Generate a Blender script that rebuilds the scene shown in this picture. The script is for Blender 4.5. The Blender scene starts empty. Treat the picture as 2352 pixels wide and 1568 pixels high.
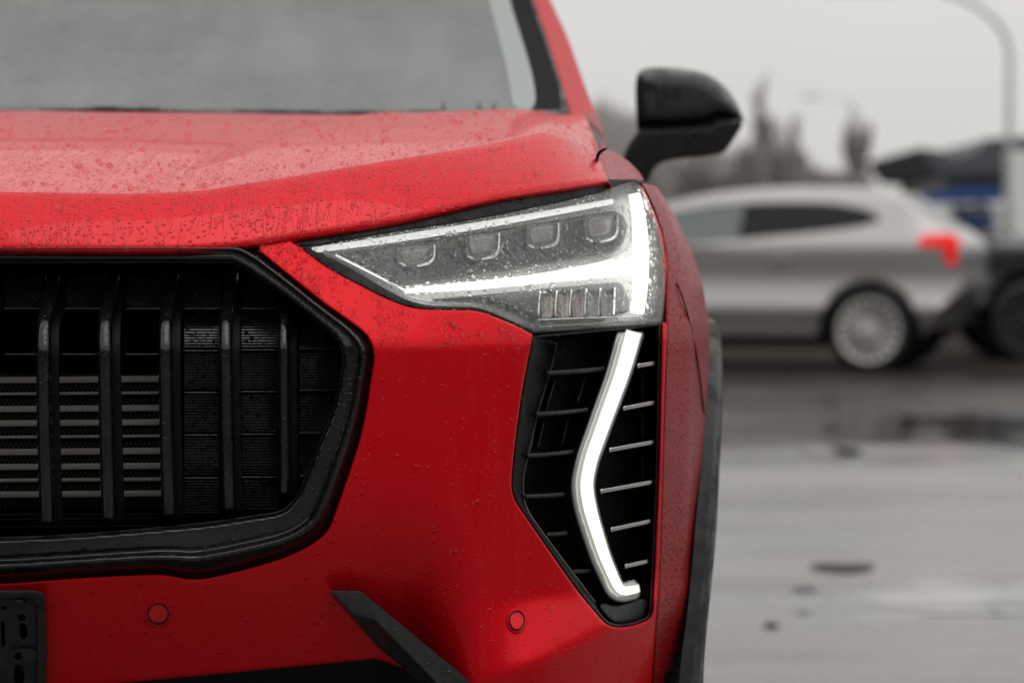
import bpy, math, random
import numpy as np
from mathutils import Vector
from mathutils.geometry import delaunay_2d_cdt
random.seed(7); rng = np.random.default_rng(7)
sc = bpy.context.scene
COL = sc.collection
# ------------------------------------------------------------------ camera
F = 2352*85/36; CX, CY, HY, CH = 1176.0, 784.0, 597.0, 0.95
PITCH = math.atan((CY-HY)/F); CP, SP = math.cos(PITCH), math.sin(PITCH)
cd = bpy.data.cameras.new('camera'); cam = bpy.data.objects.new('camera', cd); COL.objects.link(cam)
cd.lens = 85; cd.sensor_width = 36; cd.clip_start = 0.05; cd.clip_end = 3000
cam.location = (0, 0, CH); cam.rotation_euler = (math.pi/2-PITCH, 0, 0)
cd.dof.use_dof = True; cd.dof.focus_distance = 2.42; cd.dof.aperture_fstop = 4.5
sc.camera = cam
# ------------------------------------------------------------------ world: even rain cloud over a nishita sky
w = bpy.data.worlds.new('World'); sc.world = w; w.use_nodes = True
nt = w.node_tree; nt.nodes.clear(); N = nt.nodes.new; L = nt.links.new
out = N('ShaderNodeOutputWorld'); bg = N('ShaderNodeBackground'); bg.inputs['Strength'].default_value = 0.107
sky = N('ShaderNodeTexSky'); sky.sky_type = 'NISHITA'; sky.sun_disc = False
SUN_EL, SUN_ROT = math.radians(58), math.radians(150)
sky.sun_elevation = SUN_EL; sky.sun_rotation = SUN_ROT; sky.dust_density = 5
hs = N('ShaderNodeHueSaturation'); hs.inputs['Saturation'].default_value = 0.1; L(sky.outputs[0], hs.inputs['Color'])
tc = N('ShaderNodeTexCoord'); sx = N('ShaderNodeSeparateXYZ'); L(tc.outputs['Generated'], sx.inputs[0])
cr = N('ShaderNodeValToRGB'); L(sx.outputs['Z'], cr.inputs[0])
e = cr.color_ramp.elements; e[0].position = 0.0; e[0].color = (6.3, 6.2, 6.0, 1); e[1].position = 1.0; e[1].color = (12.2, 12.2, 12.1, 1)
m_ = cr.color_ramp.elements.new(0.12); m_.color = (7.3, 7.2, 7.0, 1)
cn = N('ShaderNodeTexNoise'); cn.inputs['Scale'].default_value = 2.2; cn.inputs['Detail'].default_value = 3
L(tc.outputs['Generated'], cn.inputs['Vector'])
cm = N('ShaderNodeMapRange'); cm.inputs['To Min'].default_value = 0.9; cm.inputs['To Max'].default_value = 1.1; L(cn.outputs[0], cm.inputs[0])
vm = N('ShaderNodeVectorMath'); vm.operation = 'SCALE'; L(cr.outputs[0], vm.inputs[0]); L(cm.outputs[0], vm.inputs['Scale'])
mx = N('ShaderNodeMix'); mx.data_type = 'RGBA'; mx.inputs[0].default_value = 0.93
L(hs.outputs[0], mx.inputs[6]); L(vm.outputs[0], mx.inputs[7]); L(mx.outputs[2], bg.inputs['Color']); L(bg.outputs[0], out.inputs[0])
sd = bpy.data.lights.new('sun', 'SUN'); sd.energy = 0.5; sd.angle = math.radians(40); sd.color = (1, .98, .95)
so = bpy.data.objects.new('sun', sd); COL.objects.link(so)
so.rotation_euler = (math.pi/2-SUN_EL, 0, math.pi-SUN_ROT)
vs = sc.view_settings; vs.view_transform = 'Standard'; vs.look = 'None'; vs.gamma = 1; vs.use_curve_mapping = False; vs.exposure = 0.0
sc.cycles.max_bounces = 10; sc.cycles.transparent_max_bounces = 16; sc.cycles.sample_clamp_indirect = 4
# ------------------------------------------------------------------ helpers
def P(px, py, D):
    px = np.asarray(px, float); py = np.asarray(py, float); D = np.asarray(D, float)
    a = (px-CX)/F; b = -(py-CY)/F
    dy = CP + b*SP; dz = -SP + b*CP
    t = D/dy
    return np.stack(np.broadcast_arrays(a*t, D, CH+dz*t), -1)
def empty(name, loc=(0, 0, 0), rz=0, parent=None):
    o = bpy.data.objects.new(name, None); o.empty_display_size = .2; COL.objects.link(o)
    o.location = loc; o.rotation_euler = (0, 0, rz)
    if parent: o.parent = parent
    return o
def tag(o, label=None, cat=None, group=None, kind=None):
    if label: o['label'] = label
    if cat: o['category'] = cat
    if group: o['group'] = group
    if kind: o['kind'] = kind
    return o
def mesh(name, V, Fc, mat, parent=None, smooth=True, kind=None):
    me = bpy.data.meshes.new(name); me.from_pydata([tuple(map(float, v)) for v in V], [], [tuple(map(int, f)) for f in Fc]); me.update()
    if smooth: me.polygons.foreach_set('use_smooth', [True]*len(me.polygons))
    me.materials.append(mat)
    o = bpy.data.objects.new(name, me); COL.objects.link(o)
    if parent:
        o.parent = parent
        # parents are empties or meshes: keep world coordinates of the vertices
        bpy_parent_fix(o)
    if kind: o['kind'] = kind
    return o
def wmat(o):
    m = o.matrix_basis.copy()
    p = o.parent
    return (wmat(p) @ o.matrix_parent_inverse @ m) if p else m
WORLDSPACE = True
def bpy_parent_fix(o):
    if WORLDSPACE: o.matrix_parent_inverse = wmat(o.parent).inverted()
def mirror_x(o, c=-0.69):
    me = o.data; n = len(me.vertices)
    V = [tuple(v.co) for v in me.vertices]; Fc = [tuple(p.vertices) for p in me.polygons]
    V2 = [(2*c-v[0], v[1], v[2]) for v in V]; F2 = [tuple(reversed([i+n for i in f])) for f in Fc]
    nm = bpy.data.meshes.new(me.name); nm.from_pydata(V+V2, [], Fc+F2); nm.update()
    nm.polygons.foreach_set('use_smooth', [True]*len(nm.polygons)); nm.materials.append(me.materials[0])
    o.data = nm
def mirror_copy(o, c=-0.69):
    me = o.data; V = [(2*c-v.co[0], v.co[1], v.co[2]) for v in me.vertices]
    return mesh(o.name.split('.')[0], V, [tuple(reversed(p.vertices)) for p in me.polygons], me.materials[0], o.parent)
def cmr(pts, closed=True, n=8):
    """smooth curve through points (centripetal-ish catmull rom); a third value 1 keeps a corner sharp"""
    pts = [tuple(p)+(0,) if len(p) == 2 else tuple(p) for p in pts]
    m = len(pts); outp = []
    rngi = range(m if closed else m-1)
    for i in rngi:
        p1 = np.array(pts[i][:2], float); p2 = np.array(pts[(i+1) % m][:2], float)
        p0 = np.array(pts[(i-1) % m][:2] if (closed or i > 0) else p1*2-p2, float)
        p3 = np.array(pts[(i+2) % m][:2] if (closed or i+2 < m) else p2*2-p1, float)
        d = np.linalg.norm(p2-p1)
        t1 = (p2-p0); t2 = (p3-p1)
        l0 = np.linalg.norm(p1-p0); l2 = np.linalg.norm(p3-p2)
        m1 = np.zeros(2) if d == 0 else t1/(np.linalg.norm(t1)+1e-9)*min(d, l0 if l0 > 0 else d)*1.0
        m2 = t2/(np.linalg.norm(t2)+1e-9)*min(d, l2 if l2 > 0 else d)*1.0
        if pts[i][2]: m1 = p2-p1
        if pts[(i+1) % m][2]: m2 = p2-p1
        for k in range(n):
            t = k/n; t2_ = t*t; t3 = t2_*t
            outp.append((2*t3-3*t2_+1)*p1+(t3-2*t2_+t)*m1+(-2*t3+3*t2_)*p2+(t3-t2_)*m2)
    if not closed: outp.append(np.array(pts[-1][:2], float))
    return np.array(outp)
def resample(P_, seg, closed=True):
    Q = np.vstack([P_, P_[:1]]) if closed else P_
    d = np.r_[0, np.cumsum(np.linalg.norm(np.diff(Q, axis=0), axis=1))]
    n = max(3, int(round(d[-1]/seg))); t = np.linspace(0, d[-1], n+1)
    R = np.stack([np.interp(t, d, Q[:, 0]), np.interp(t, d, Q[:, 1])], 1)
    return R[:-1] if closed else R
def area(Pp): x, y = Pp[:, 0], Pp[:, 1]; return .5*np.sum(x*np.roll(y, -1)-np.roll(x, -1)*y)
def inside(Q, poly):
    x, y = Q[:, 0][:, None], Q[:, 1][:, None]; x1, y1 = poly[:, 0][None], poly[:, 1][None]
    x2, y2 = np.roll(poly[:, 0], -1)[None], np.roll(poly[:, 1], -1)[None]
    c = ((y1 > y) != (y2 > y)) & (x < (x2-x1)*(y-y1)/(y2-y1+1e-12)+x1)
    return (c.sum(1) % 2) == 1
def segdist(Q, polys):
    best = np.full(len(Q), 1e9)
    for po in polys:
        a = po; b = np.roll(po, -1, 0)
        for s in range(0, len(Q), 2000):
            q = Q[s:s+2000][:, None]; ab = (b-a)[None]; t = np.clip(((q-a[None])*ab).sum(2)/((ab**2).sum(2)+1e-12), 0, 1)
            d = np.sqrt(((q-(a[None]+t[..., None]*ab))**2).sum(2)).min(1)
            best[s:s+2000] = np.minimum(best[s:s+2000], d)
    return best
def offset(poly, d):
    """inward for d>0"""
    s = 1 if area(poly) > 0 else -1
    t = np.roll(poly, -1, 0)-np.roll(poly, 1, 0); t /= (np.linalg.norm(t, axis=1)[:, None]+1e-9)
    n = np.stack([-t[:, 1], t[:, 0]], 1)*s
    return poly+n*d
def pxmap(Dfn):
    return lambda a, b, off: P(a, b, (Dfn(a, b) if callable(Dfn) else Dfn)+off)
def panel(name, outer, holes, D, mat, parent=None, step=14, r=5, roll=.003, skirt=.012, seg=6, smooth=True, mapf=None, kind=None, flip=False, back=False):
    mapf = mapf or pxmap(D)
    loops = [resample(np.asarray(outer, float), seg)]+[resample(np.asarray(h, float), seg) for h in holes]
    pts = []; cons = []
    for lp in loops:
        s = len(pts); n = len(lp); pts += [tuple(p) for p in lp]; cons += [(s+i, s+(i+1) % n) for i in range(n)]
    nb = len(pts)
    mn, mxx = loops[0].min(0), loops[0].max(0)
    cand = []
    if r > 0:
        for k, lp in enumerate(loops):
            for f in (.22, .55, 1.0):
                cand.append(offset(lp, (r*f) if k == 0 else -r*f))
    gx, gy = np.meshgrid(np.arange(mn[0], mxx[0], step), np.arange(mn[1], mxx[1], step*.87)); gx = gx+(np.arange(gx.shape[0])[:, None] % 2)*step/2
    g = np.stack([gx.ravel(), gy.ravel()], 1)
    def ok(Q, m):
        if not len(Q): return Q
        k = inside(Q, loops[0])
        for h in loops[1:]: k &= ~inside(Q, h)
        Q = Q[k]
        return Q[segdist(Q, loops) > m] if len(Q) else Q
    inner = [ok(g, max(r*1.2, seg*.45))]
    if r > 0:
        per = len(cand)//3
        for k, c in enumerate(cand):
            f = (.22, .55, 1.0)[k % 3]; inner.append(ok(c, r*f*.85))
    allp = np.vstack([np.array(pts)]+[i for i in inner if len(i)])
    cen = allp.mean(0); sclf = 1/max(1e-6, (mxx-mn).max())
    vo, eo, fo, *_ = delaunay_2d_cdt([Vector(((p-cen)*sclf).tolist()) for p in allp], cons, [], 0, 1e-7)
    A = np.array([tuple(v) for v in vo])/sclf+cen
    T = np.array([f for f in fo if len(f) == 3])
    c = A[T].mean(1); k = inside(c, loops[0])
    for h in loops[1:]: k &= ~inside(c, h)
    T = T[k]
    d = segdist(A, loops)
    off = np.zeros(len(A))
    if r > 0: off = roll*(1-np.sqrt(np.clip(1-(1-np.clip(d/r, 0, 1))**2, 0, 1)))
    V = mapf(A[:, 0], A[:, 1], off)
    ar = (A[T[:, 1], 0]-A[T[:, 0], 0])*(A[T[:, 2], 1]-A[T[:, 0], 1])-(A[T[:, 2], 0]-A[T[:, 0], 0])*(A[T[:, 1], 1]-A[T[:, 0], 1])
    T = np.where((ar > 0)[:, None], T[:, ::-1], T) if not flip else np.where((ar < 0)[:, None], T[:, ::-1], T)
    Fc = [tuple(t) for t in T]
    Vl = [tuple(v) for v in V]
    if skirt > 0:
        for lp in loops:
            s = len(Vl); n = len(lp)
            Vl += [tuple(v) for v in mapf(lp[:, 0], lp[:, 1], np.full(n, roll if r > 0 else 0.)+1e-5)]
            Vl += [tuple(v) for v in mapf(lp[:, 0], lp[:, 1], np.full(n, (roll if r > 0 else 0.)+skirt))]
            for i in range(n): j = (i+1) % n; Fc.append((s+i, s+j, s+n+j, s+n+i))
            if back and lp is loops[0] and len(loops) == 1: Fc.append(tuple(s+n+i for i in range(n)))
    return mesh(name, Vl, Fc, mat, parent, smooth, kind)
def ribbon(path, wd):
    """closed outline round an open path; wd one width or one per point"""
    p = np.asarray(path, float); wd = np.broadcast_to(np.asarray(wd, float), (len(p),)) if np.ndim(wd) == 0 or len(np.atleast_1d(wd)) == len(p) else np.interp(np.linspace(0, 1, len(p)), np.linspace(0, 1, len(wd)), wd)
    t = np.gradient(p, axis=0); t /= np.linalg.norm(t, axis=1)[:, None]+1e-9
    n = np.stack([-t[:, 1], t[:, 0]], 1)*wd[:, None]/2
    return np.vstack([p+n, (p-n)[::-1]])
def poly3(name, pts, faces, mat, parent=None, smooth=False):
    return mesh(name, [P(*p) for p in pts], faces, mat, parent, smooth)
def tube(path, rad, n=8):
    path = np.asarray(path, float); rad = np.broadcast_to(rad, (len(path),)); V = []; Fc = []
    for i, p in enumerate(path):
        t = path[min(i+1, len(path)-1)]-path[max(i-1, 0)]; t = t/(np.linalg.norm(t)+1e-9)
        a = np.cross(t, (0, 0, 1.) if abs(t[2]) < .9 else (1., 0, 0)); a /= np.linalg.norm(a); b = np.cross(t, a)
        for k in range(n): an = 2*math.pi*k/n; V.append(p+rad[i]*(math.cos(an)*a+math.sin(an)*b))
    for i in range(len(path)-1):
        for k in range(n): q = (k+1) % n; Fc.append((i*n+k, i*n+q, (i+1)*n+q, (i+1)*n+k))
    Fc.append(tuple(range(n))[::-1]); Fc.append(tuple((len(path)-1)*n+k for k in range(n)))
    return V, Fc
def join(parts):
    V = []; Fc = []
    for v, f in parts: s = len(V); V += list(v); Fc += [tuple(i+s for i in g) for g in f]
    return V, Fc
def box(x0, x1, y0, y1, z0, z1):
    V = [(x, y, z) for x in (x0, x1) for y in (y0, y1) for z in (z0, z1)]
    return V, [(0, 1, 3, 2), (4, 6, 7, 5), (0, 4, 5, 1), (2, 3, 7, 6), (0, 2, 6, 4), (1, 5, 7, 3)]
def sm(x, a, b): t = np.clip((x-a)/(b-a), 0, 1); return t*t*(3-2*t)
def smax(x, k): return .5*(x+np.sqrt(x*x+k*k))
# ------------------------------------------------------------------ materials
def mat(name, col=(.5, .5, .5), rough=.5, metal=0, coat=0, crough=.03, spec=.5, emis=None, estr=0, alpha=1, trans=0, ior=None):
    m = bpy.data.materials.new(name); m.use_nodes = True; b = m.node_tree.nodes['Principled BSDF']
    b.inputs['Base Color'].default_value = (*col, 1); b.inputs['Roughness'].default_value = rough; b.inputs['Metallic'].default_value = metal
    b.inputs['Coat Weight'].default_value = coat; b.inputs['Coat Roughness'].default_value = crough; b.inputs['Specular IOR Level'].default_value = spec
    if emis: b.inputs['Emission Color'].default_value = (*emis, 1); b.inputs['Emission Strength'].default_value = estr
    b.inputs['Alpha'].default_value = alpha; b.inputs['Transmission Weight'].default_value = trans
    if ior: b.inputs['IOR'].default_value = ior
    return m
class G:
    def __init__(s, m): s.t = m.node_tree; s.b = s.t.nodes['Principled BSDF']; s.o = s.n('ShaderNodeTexCoord').outputs['Object']
    def n(s, ty, **kw):
        n = s.t.nodes.new(ty)
        for k, v in kw.items(): setattr(n, k, v)
        return n
    def l(s, a, b): s.t.links.new(a, b)
    def map(s, scale, rot=(0, 0, 0)):
        n = s.n('ShaderNodeMapping'); n.inputs['Scale'].default_value = scale; n.inputs['Rotation'].default_value = rot; s.l(s.o, n.inputs[0]); return n.outputs[0]
    def noise(s, scale, detail=4, vec=None, rough=.5):
        n = s.n('ShaderNodeTexNoise'); n.inputs['Scale'].default_value = scale; n.inputs['Detail'].default_value = detail; n.inputs['Roughness'].default_value = rough
        s.l(vec or s.o, n.inputs['Vector']); return n.outputs['Fac' if 'Fac' in n.outputs else 0]
    def rng(s, v, a, b, c, d, clamp=True):
        n = s.n('ShaderNodeMapRange'); n.interpolation_type = 'SMOOTHSTEP' if clamp else 'LINEAR'
        for i, q in zip((1, 2, 3, 4), (a, b, c, d)): n.inputs[i].default_value = q
        s.l(v, n.inputs[0]); return n.outputs[0]
    def math(s, op, a, b=None):
        n = s.n('ShaderNodeMath', operation=op)
        for i, q in enumerate((a, b)):
            if q is None: continue
            if isinstance(q, (int, float)): n.inputs[i].default_value = q
            else: s.l(q, n.inputs[i])
        return n.outputs[0]
    def mix(s, f, c1, c2):
        n = s.n('ShaderNodeMix', data_type='RGBA')
        if isinstance(f, (int, float)): n.inputs[0].default_value = f
        else: s.l(f, n.inputs[0])
        for i, q in ((6, c1), (7, c2)):
            if isinstance(q, tuple): n.inputs[i].default_value = (*q, 1)
            else: s.l(q, n.inputs[i])
        return n.outputs[2]
    def drops(s, scale, thr, size=.42, vec=None):
        """rounded beads in some cells of a voronoi pattern"""
        v = s.n('ShaderNodeTexVoronoi'); v.inputs['Scale'].default_value = scale; s.l(vec or s.o, v.inputs['Vector'])
        sep = s.n('ShaderNodeSeparateColor'); s.l(v.outputs['Color'], sep.inputs[0])
        on = s.math('GREATER_THAN', sep.outputs[0], thr)
        rr = s.math('MULTIPLY', s.math('ADD', sep.outputs[1], .35), size/1.1)
        q = s.math('DIVIDE', v.outputs['Distance'], rr)
        h = s.math('SQRT', s.math('MAXIMUM', s.math('SUBTRACT', 1.0, s.math('MULTIPLY', q, q)), 0.0))
        return s.math('MULTIPLY', s.math('MULTIPLY', h, on), rr)
    def bump(s, h, dist, strength=1, nrm=None):
        n = s.n('ShaderNodeBump'); n.inputs['Distance'].default_value = dist; n.inputs['Strength'].default_value = strength; s.l(h, n.inputs['Height'])
        if nrm: s.l(nrm, n.inputs['Normal'])
        return n.outputs[0]
def red_paint(name, haze=.2, dropthr=.55, streak=True, riv=.0, dscale=170, bstr=1.0, fog=(.75, .42, .38), coat=.5, lift=1.0):
    m = mat(name, (.62, .003, .008), .42, .35, coat, .04, spec=.15); g = G(m)
    sv = g.map((85, 5, 5)); st = g.noise(1.0, 5, sv, .6); lo = g.noise(9, 3)
    wet = g.rng(g.math('ADD', st, g.math('MULTIPLY', lo, .35)), .585, .68, 1, 0)      # 1 = beaded, 0 = clean runs of water
    fl = g.noise(2600, 2)
    base = g.mix(g.rng(fl, .35, .75, 0, 1), (.60*lift, .0008, .006*lift), (.76*lift, .0016, .010*lift))
    d1 = g.drops(dscale, dropthr, .5); d2 = g.drops(dscale*2.6, .35, .5); d3 = g.drops(dscale*.75, .88, .34, g.map((1, 1, .8)))
    fine = g.math('MULTIPLY', d2, .38)
    hsum = g.math('ADD', g.math('ADD', d1, g.math('MULTIPLY', d3, .8)), g.math('MULTIPLY', fine, wet if streak else 1.0))
    if riv:
        # water that has run down in wavering lines
        wv = g.n('ShaderNodeVectorMath', operation='ADD'); wn = g.n('ShaderNodeTexNoise'); wn.inputs['Scale'].default_value = 60; g.l(g.o, wn.inputs['Vector'])
        ws_ = g.n('ShaderNodeVectorMath', operation='SCALE'); ws_.inputs['Scale'].default_value = .010; g.l(wn.outputs['Color'], ws_.inputs[0]); g.l(g.o, wv.inputs[0]); g.l(ws_.outputs[0], wv.inputs[1])
        mp = g.n('ShaderNodeMapping'); mp.inputs['Scale'].default_value = (150, 10, 10); g.l(wv.outputs[0], mp.inputs[0])
        rv = g.n('ShaderNodeTexNoise'); rv.inputs['Scale'].default_value = 1; rv.inputs['Detail'].default_value = 1; g.l(mp.outputs[0], rv.inputs['Vector'])
        rl = g.rng(g.math('ABSOLUTE', g.math('SUBTRACT', rv.outputs[0], .5)), .0, .022, 1, 0)
        rl = g.math('MULTIPLY', rl, g.rng(g.noise(22, 2), .42, .55, 0, 1))
        hsum = g.math('ADD', hsum, g.math('MULTIPLY', rl, riv))
    film = g.math('MULTIPLY', wet, haze) if streak else haze
    fn = g.math('MULTIPLY', g.math('MULTIPLY', g.rng(g.noise(420, 3), .3, .7, .5, 1), g.rng(g.noise(95, 4), .38, .62, .25, 1.6)), film)
    c = g.mix(fn, base, fog); g.l(c, g.b.inputs['Base Color'])
    g.l(g.math('ADD', .04, g.math('MULTIPLY', film, .5)), g.b.inputs['Coat Roughness'])
    nb = g.bump(hsum, .0035*bstr*170/dscale, 1.0); g.l(nb, g.b.inputs['Coat Normal'])
    g.l(g.bump(hsum, .0028*bstr*170/dscale, 1.0), g.b.inputs['Normal'])
    return m
M_BUMP = red_paint('wet_red_paint', .004, .93, True, dscale=230, coat=.15, lift=1.0)
M_BONNET = red_paint('beaded_red_paint', .05, .60, True, .20, 300, 1.3, (.80, .16, .13), coat=.46, lift=.98)
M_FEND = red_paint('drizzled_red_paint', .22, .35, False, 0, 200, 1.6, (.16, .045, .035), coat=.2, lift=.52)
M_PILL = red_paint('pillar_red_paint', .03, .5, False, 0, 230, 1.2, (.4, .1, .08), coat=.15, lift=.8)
def plastic(name, col, rough, coat=0, dthr=.7, dsc=190, bs=1.0, grain=0, sp=.5):
    m = mat(name, col, rough, 0, coat, .05, spec=sp); g = G(m)
    d = g.math('ADD', g.drops(dsc, dthr, .45), g.math('MULTIPLY', g.drops(dsc*2.3, .6, .45), .4))
    if grain: d = g.math('ADD', d, g.math('MULTIPLY', g.noise(1400, 3), grain))
    nb = g.bump(d, .003*bs*190/dsc)
    g.l(nb, g.b.inputs['Normal']); g.l(nb, g.b.inputs['Coat Normal'])
    wet = g.rng(g.noise(26, 4), .42, .6, rough*.55, min(1, rough*1.3)); g.l(wet, g.b.inputs['Roughness'])
    c = g.mix(g.rng(g.noise(60, 4), .3, .75, 0, 1), tuple(q*.75 for q in col), tuple(q*1.35 for q in col)); g.l(c, g.b.inputs['Base Color'])
    return m
M_GLOSS = plastic('gloss_black_plastic', (.005, .005, .005), .14, dthr=.85, bs=.5)
M_BLACK = plastic('black_plastic', (.006, .006, .006), .4, grain=.12, sp=.25)
M_MIRR = plastic('mirror_cap_black', (.014, .014, .015), .38, dthr=.8)
M_SATIN = plastic('satin_charcoal_plastic', (.019, .0195, .0195), .42, dthr=.85, grain=.2)
M_GREY = plastic('grey_unpainted_plastic', (.026, .027, .028), .5, dthr=.85, grain=.3, sp=.22)
M_FOOT = mat('slat_base_black', (.004, .004, .004), .6, spec=.2)
M_DARK = mat('dark_cavity', (.003, .003, .003), .9, spec=.1)
M_RUB = plastic('black_rubber', (.008, .008, .008), .45)
M_CHR = mat('brushed_chrome', (.72, .72, .71), .22, 1)
M_ALU = mat('radiator_aluminium', (.55, .52, .49), .5, .2)
M_ALUD = mat('radiator_fin_metal', (.07, .068, .064), .5, .5)
def headglass():
    m = bpy.data.materials.new('wet_clear_lens'); m.use_nodes = True; g = G(m); t = m.node_tree
    d = g.math('ADD', g.drops(190, .55, .5), g.math('MULTIPLY', g.drops(420, .55, .5), .4))
    d = g.math('ADD', d, g.math('MULTIPLY', g.drops(100, .82, .35, g.map((1, 1, .5))), 1.4))
    nb = g.bump(d, .004)
    gl = g.n('ShaderNodeBsdfGlossy'); gl.inputs['Roughness'].default_value = .06; g.l(nb, gl.inputs['Normal'])
    rf = g.n('ShaderNodeBsdfRefraction'); rf.inputs['IOR'].default_value = 1.2; rf.inputs['Roughness'].default_value = .05; g.l(nb, rf.inputs['Normal'])
    tr = g.n('ShaderNodeBsdfTransparent'); tr.inputs[0].default_value = (.95, .96, .96, 1)
    df = g.n('ShaderNodeBsdfDiffuse'); df.inputs[0].default_value = (.75, .75, .74, 1)
    tl = g.n('ShaderNodeBsdfTranslucent'); tl.inputs[0].default_value = (.85, .85, .83, 1)
    ms = g.n('ShaderNodeMixShader'); g.l(g.rng(d, .02, .12, 0, .55), ms.inputs[0]); g.l(tr.outputs[0], ms.inputs[1]); g.l(rf.outputs[0], ms.inputs[2])
    mh = g.n('ShaderNodeMixShader'); mh.inputs[0].default_value = .5; g.l(df.outputs[0], mh.inputs[1]); g.l(tl.outputs[0], mh.inputs[2])
    m2 = g.n('ShaderNodeMixShader'); g.l(g.rng(g.noise(240, 4), .35, .75, .05, .22), m2.inputs[0]); g.l(ms.outputs[0], m2.inputs[1]); g.l(mh.outputs[0], m2.inputs[2])
    fr = g.n('ShaderNodeFresnel'); fr.inputs['IOR'].default_value = 1.45; g.l(nb, fr.inputs['Normal'])
    m3 = g.n('ShaderNodeMixShader'); g.l(fr.outputs[0], m3.inputs[0]); g.l(m2.outputs[0], m3.inputs[1]); g.l(gl.outputs[0], m3.inputs[2])
    o = [n for n in t.nodes if n.type == 'OUTPUT_MATERIAL'][0]; g.l(m3.outputs[0], o.inputs[0]); t.nodes.remove(g.b)
    return m
M_LENS = headglass()
M_HOUS = mat('lamp_reflector_grey', (.27, .27, .265), .4, .2)
M_HDRK = mat('lamp_bezel_dark', (.035, .035, .035), .4, .2)
M_MOD = mat('projector_glass', (.10, .095, .09), .3, .1, .2)
M_BRT = mat('lamp_chrome', (.9, .9, .89), .32, 1)
M_PLENS = mat('projector_lens_glass', (.24, .225, .215), .25, 0, .8, .1)
M_AMB = mat('indicator_reflector', (.42, .36, .33), .25, .7)
def led(name, s, col=(.97, 1, .93)): return mat(name, (.8, .8, .8), .3, emis=col, estr=s)
M_LED1 = led('led_soft', .8); M_LED2 = led('led_bright', 2.3); M_LED3 = led('led_blade', 2.2, (.96, 1, .91)); M_LED3S = led('led_blade_body', .85, (.93, 1, .84)); M_LED3S.node_tree.nodes['Principled BSDF'].inputs['Base Color'].default_value = (.3, .3, .28, 1)
M_GUIDE = mat('clear_light_guide', (.38, .40, .38), .18, .2, 1)
M_WATER = mat('water', (1, 1, 1), .0, trans=1, ior=1.33); g = G(M_WATER)
_t = g.n('ShaderNodeBsdfTransparent'); _m = g.n('ShaderNodeMixShader'); _m.inputs[0].default_value = .5; g.l(_t.outputs[0], _m.inputs[1]); g.l(g.b.outputs[0], _m.inputs[2])
g.l(_m.outputs[0], [n for n in g.t.nodes if n.type == 'OUTPUT_MATERIAL'][0].inputs[0])
def asphalt():
    m = mat('wet_asphalt', (.05, .048, .046), .3, spec=.5); g = G(m)
    big = g.noise(.16, 5, g.map((.45, 1, 1)), .6); mid = g.noise(1.1, 5, g.map((.6, 1, 1)), .6)
    s_ = g.math('ADD', g.math('MULTIPLY', big, .62), g.math('MULTIPLY', mid, .38))
    sp = g.n('ShaderNodeSeparateXYZ'); g.l(g.o, sp.inputs[0])
    far = g.rng(g.math('ADD', sp.outputs[1], g.math('MULTIPLY', g.noise(.5, 6, g.map((.22, 1, 1)), .65), 26)), 21.5, 27.5, 0, 1)  # distance mask: dark reflections and under-car shade painted into the ground
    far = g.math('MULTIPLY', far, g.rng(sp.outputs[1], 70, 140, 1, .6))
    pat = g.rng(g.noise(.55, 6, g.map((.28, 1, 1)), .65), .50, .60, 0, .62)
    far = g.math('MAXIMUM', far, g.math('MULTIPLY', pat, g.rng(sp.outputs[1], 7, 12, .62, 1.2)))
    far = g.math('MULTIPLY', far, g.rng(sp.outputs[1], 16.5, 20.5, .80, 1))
    rough = g.rng(s_, .43, .56, .05, .42); g.l(rough, g.b.inputs['Roughness'])
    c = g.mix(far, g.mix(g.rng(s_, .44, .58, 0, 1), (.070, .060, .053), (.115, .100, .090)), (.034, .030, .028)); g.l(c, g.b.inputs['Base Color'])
    gr = g.math('MULTIPLY', g.noise(90, 3), g.rng(s_, .44, .56, .03, 1.0))
    b1 = g.bump(gr, .006); b2 = g.bump(g.noise(.9, 3), .012, .5, b1); g.l(b2, g.b.inputs['Normal'])
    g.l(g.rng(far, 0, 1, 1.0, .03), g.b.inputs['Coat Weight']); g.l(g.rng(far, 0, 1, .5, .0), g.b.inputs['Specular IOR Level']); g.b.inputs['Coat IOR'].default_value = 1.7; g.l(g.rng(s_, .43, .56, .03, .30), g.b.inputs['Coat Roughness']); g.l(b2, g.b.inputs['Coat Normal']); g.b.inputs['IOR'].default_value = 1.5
    return m
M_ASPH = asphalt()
def wetglass(name, tint, alpha, rough=.12, fog=(.3, .31, .3), coat=1):
    m = mat(name, tint, rough, 0, coat, .06); g = G(m)
    d = g.math('ADD', g.drops(130, .7, .45), g.math('MULTIPLY', g.drops(330, .5, .5), .4))
    nb = g.bump(d, .0012); g.l(nb, g.b.inputs['Coat Normal']); g.l(nb, g.b.inputs['Normal'])
    c = g.mix(g.rng(g.noise(7, 4, g.map((2.6, .5, .5))), .3, .72, 0, 1), tint, fog); g.l(c, g.b.inputs['Base Color'])
    a = g.rng(g.noise(5, 4), .3, .7, alpha-.06, alpha+.06); g.l(a, g.b.inputs['Alpha'])
    return m
M_SCREEN = wetglass('rain_fogged_windscreen', (.062, .070, .065), .86, fog=(.100, .110, .102), coat=.2)
M_BAND = mat('pale_screen_band', (.20, .225, .21), .35, 0, .5, .3)
M_FRIT = mat('black_glass_border', (.012, .012, .013), .6, 0, .0, .2, spec=.04)
M_TRIM = mat('pale_cabin_lining', (.55, .60, .56), .8)
M_CAB = mat('dark_cabin_plastic', (.02, .021, .021), .7)

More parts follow.
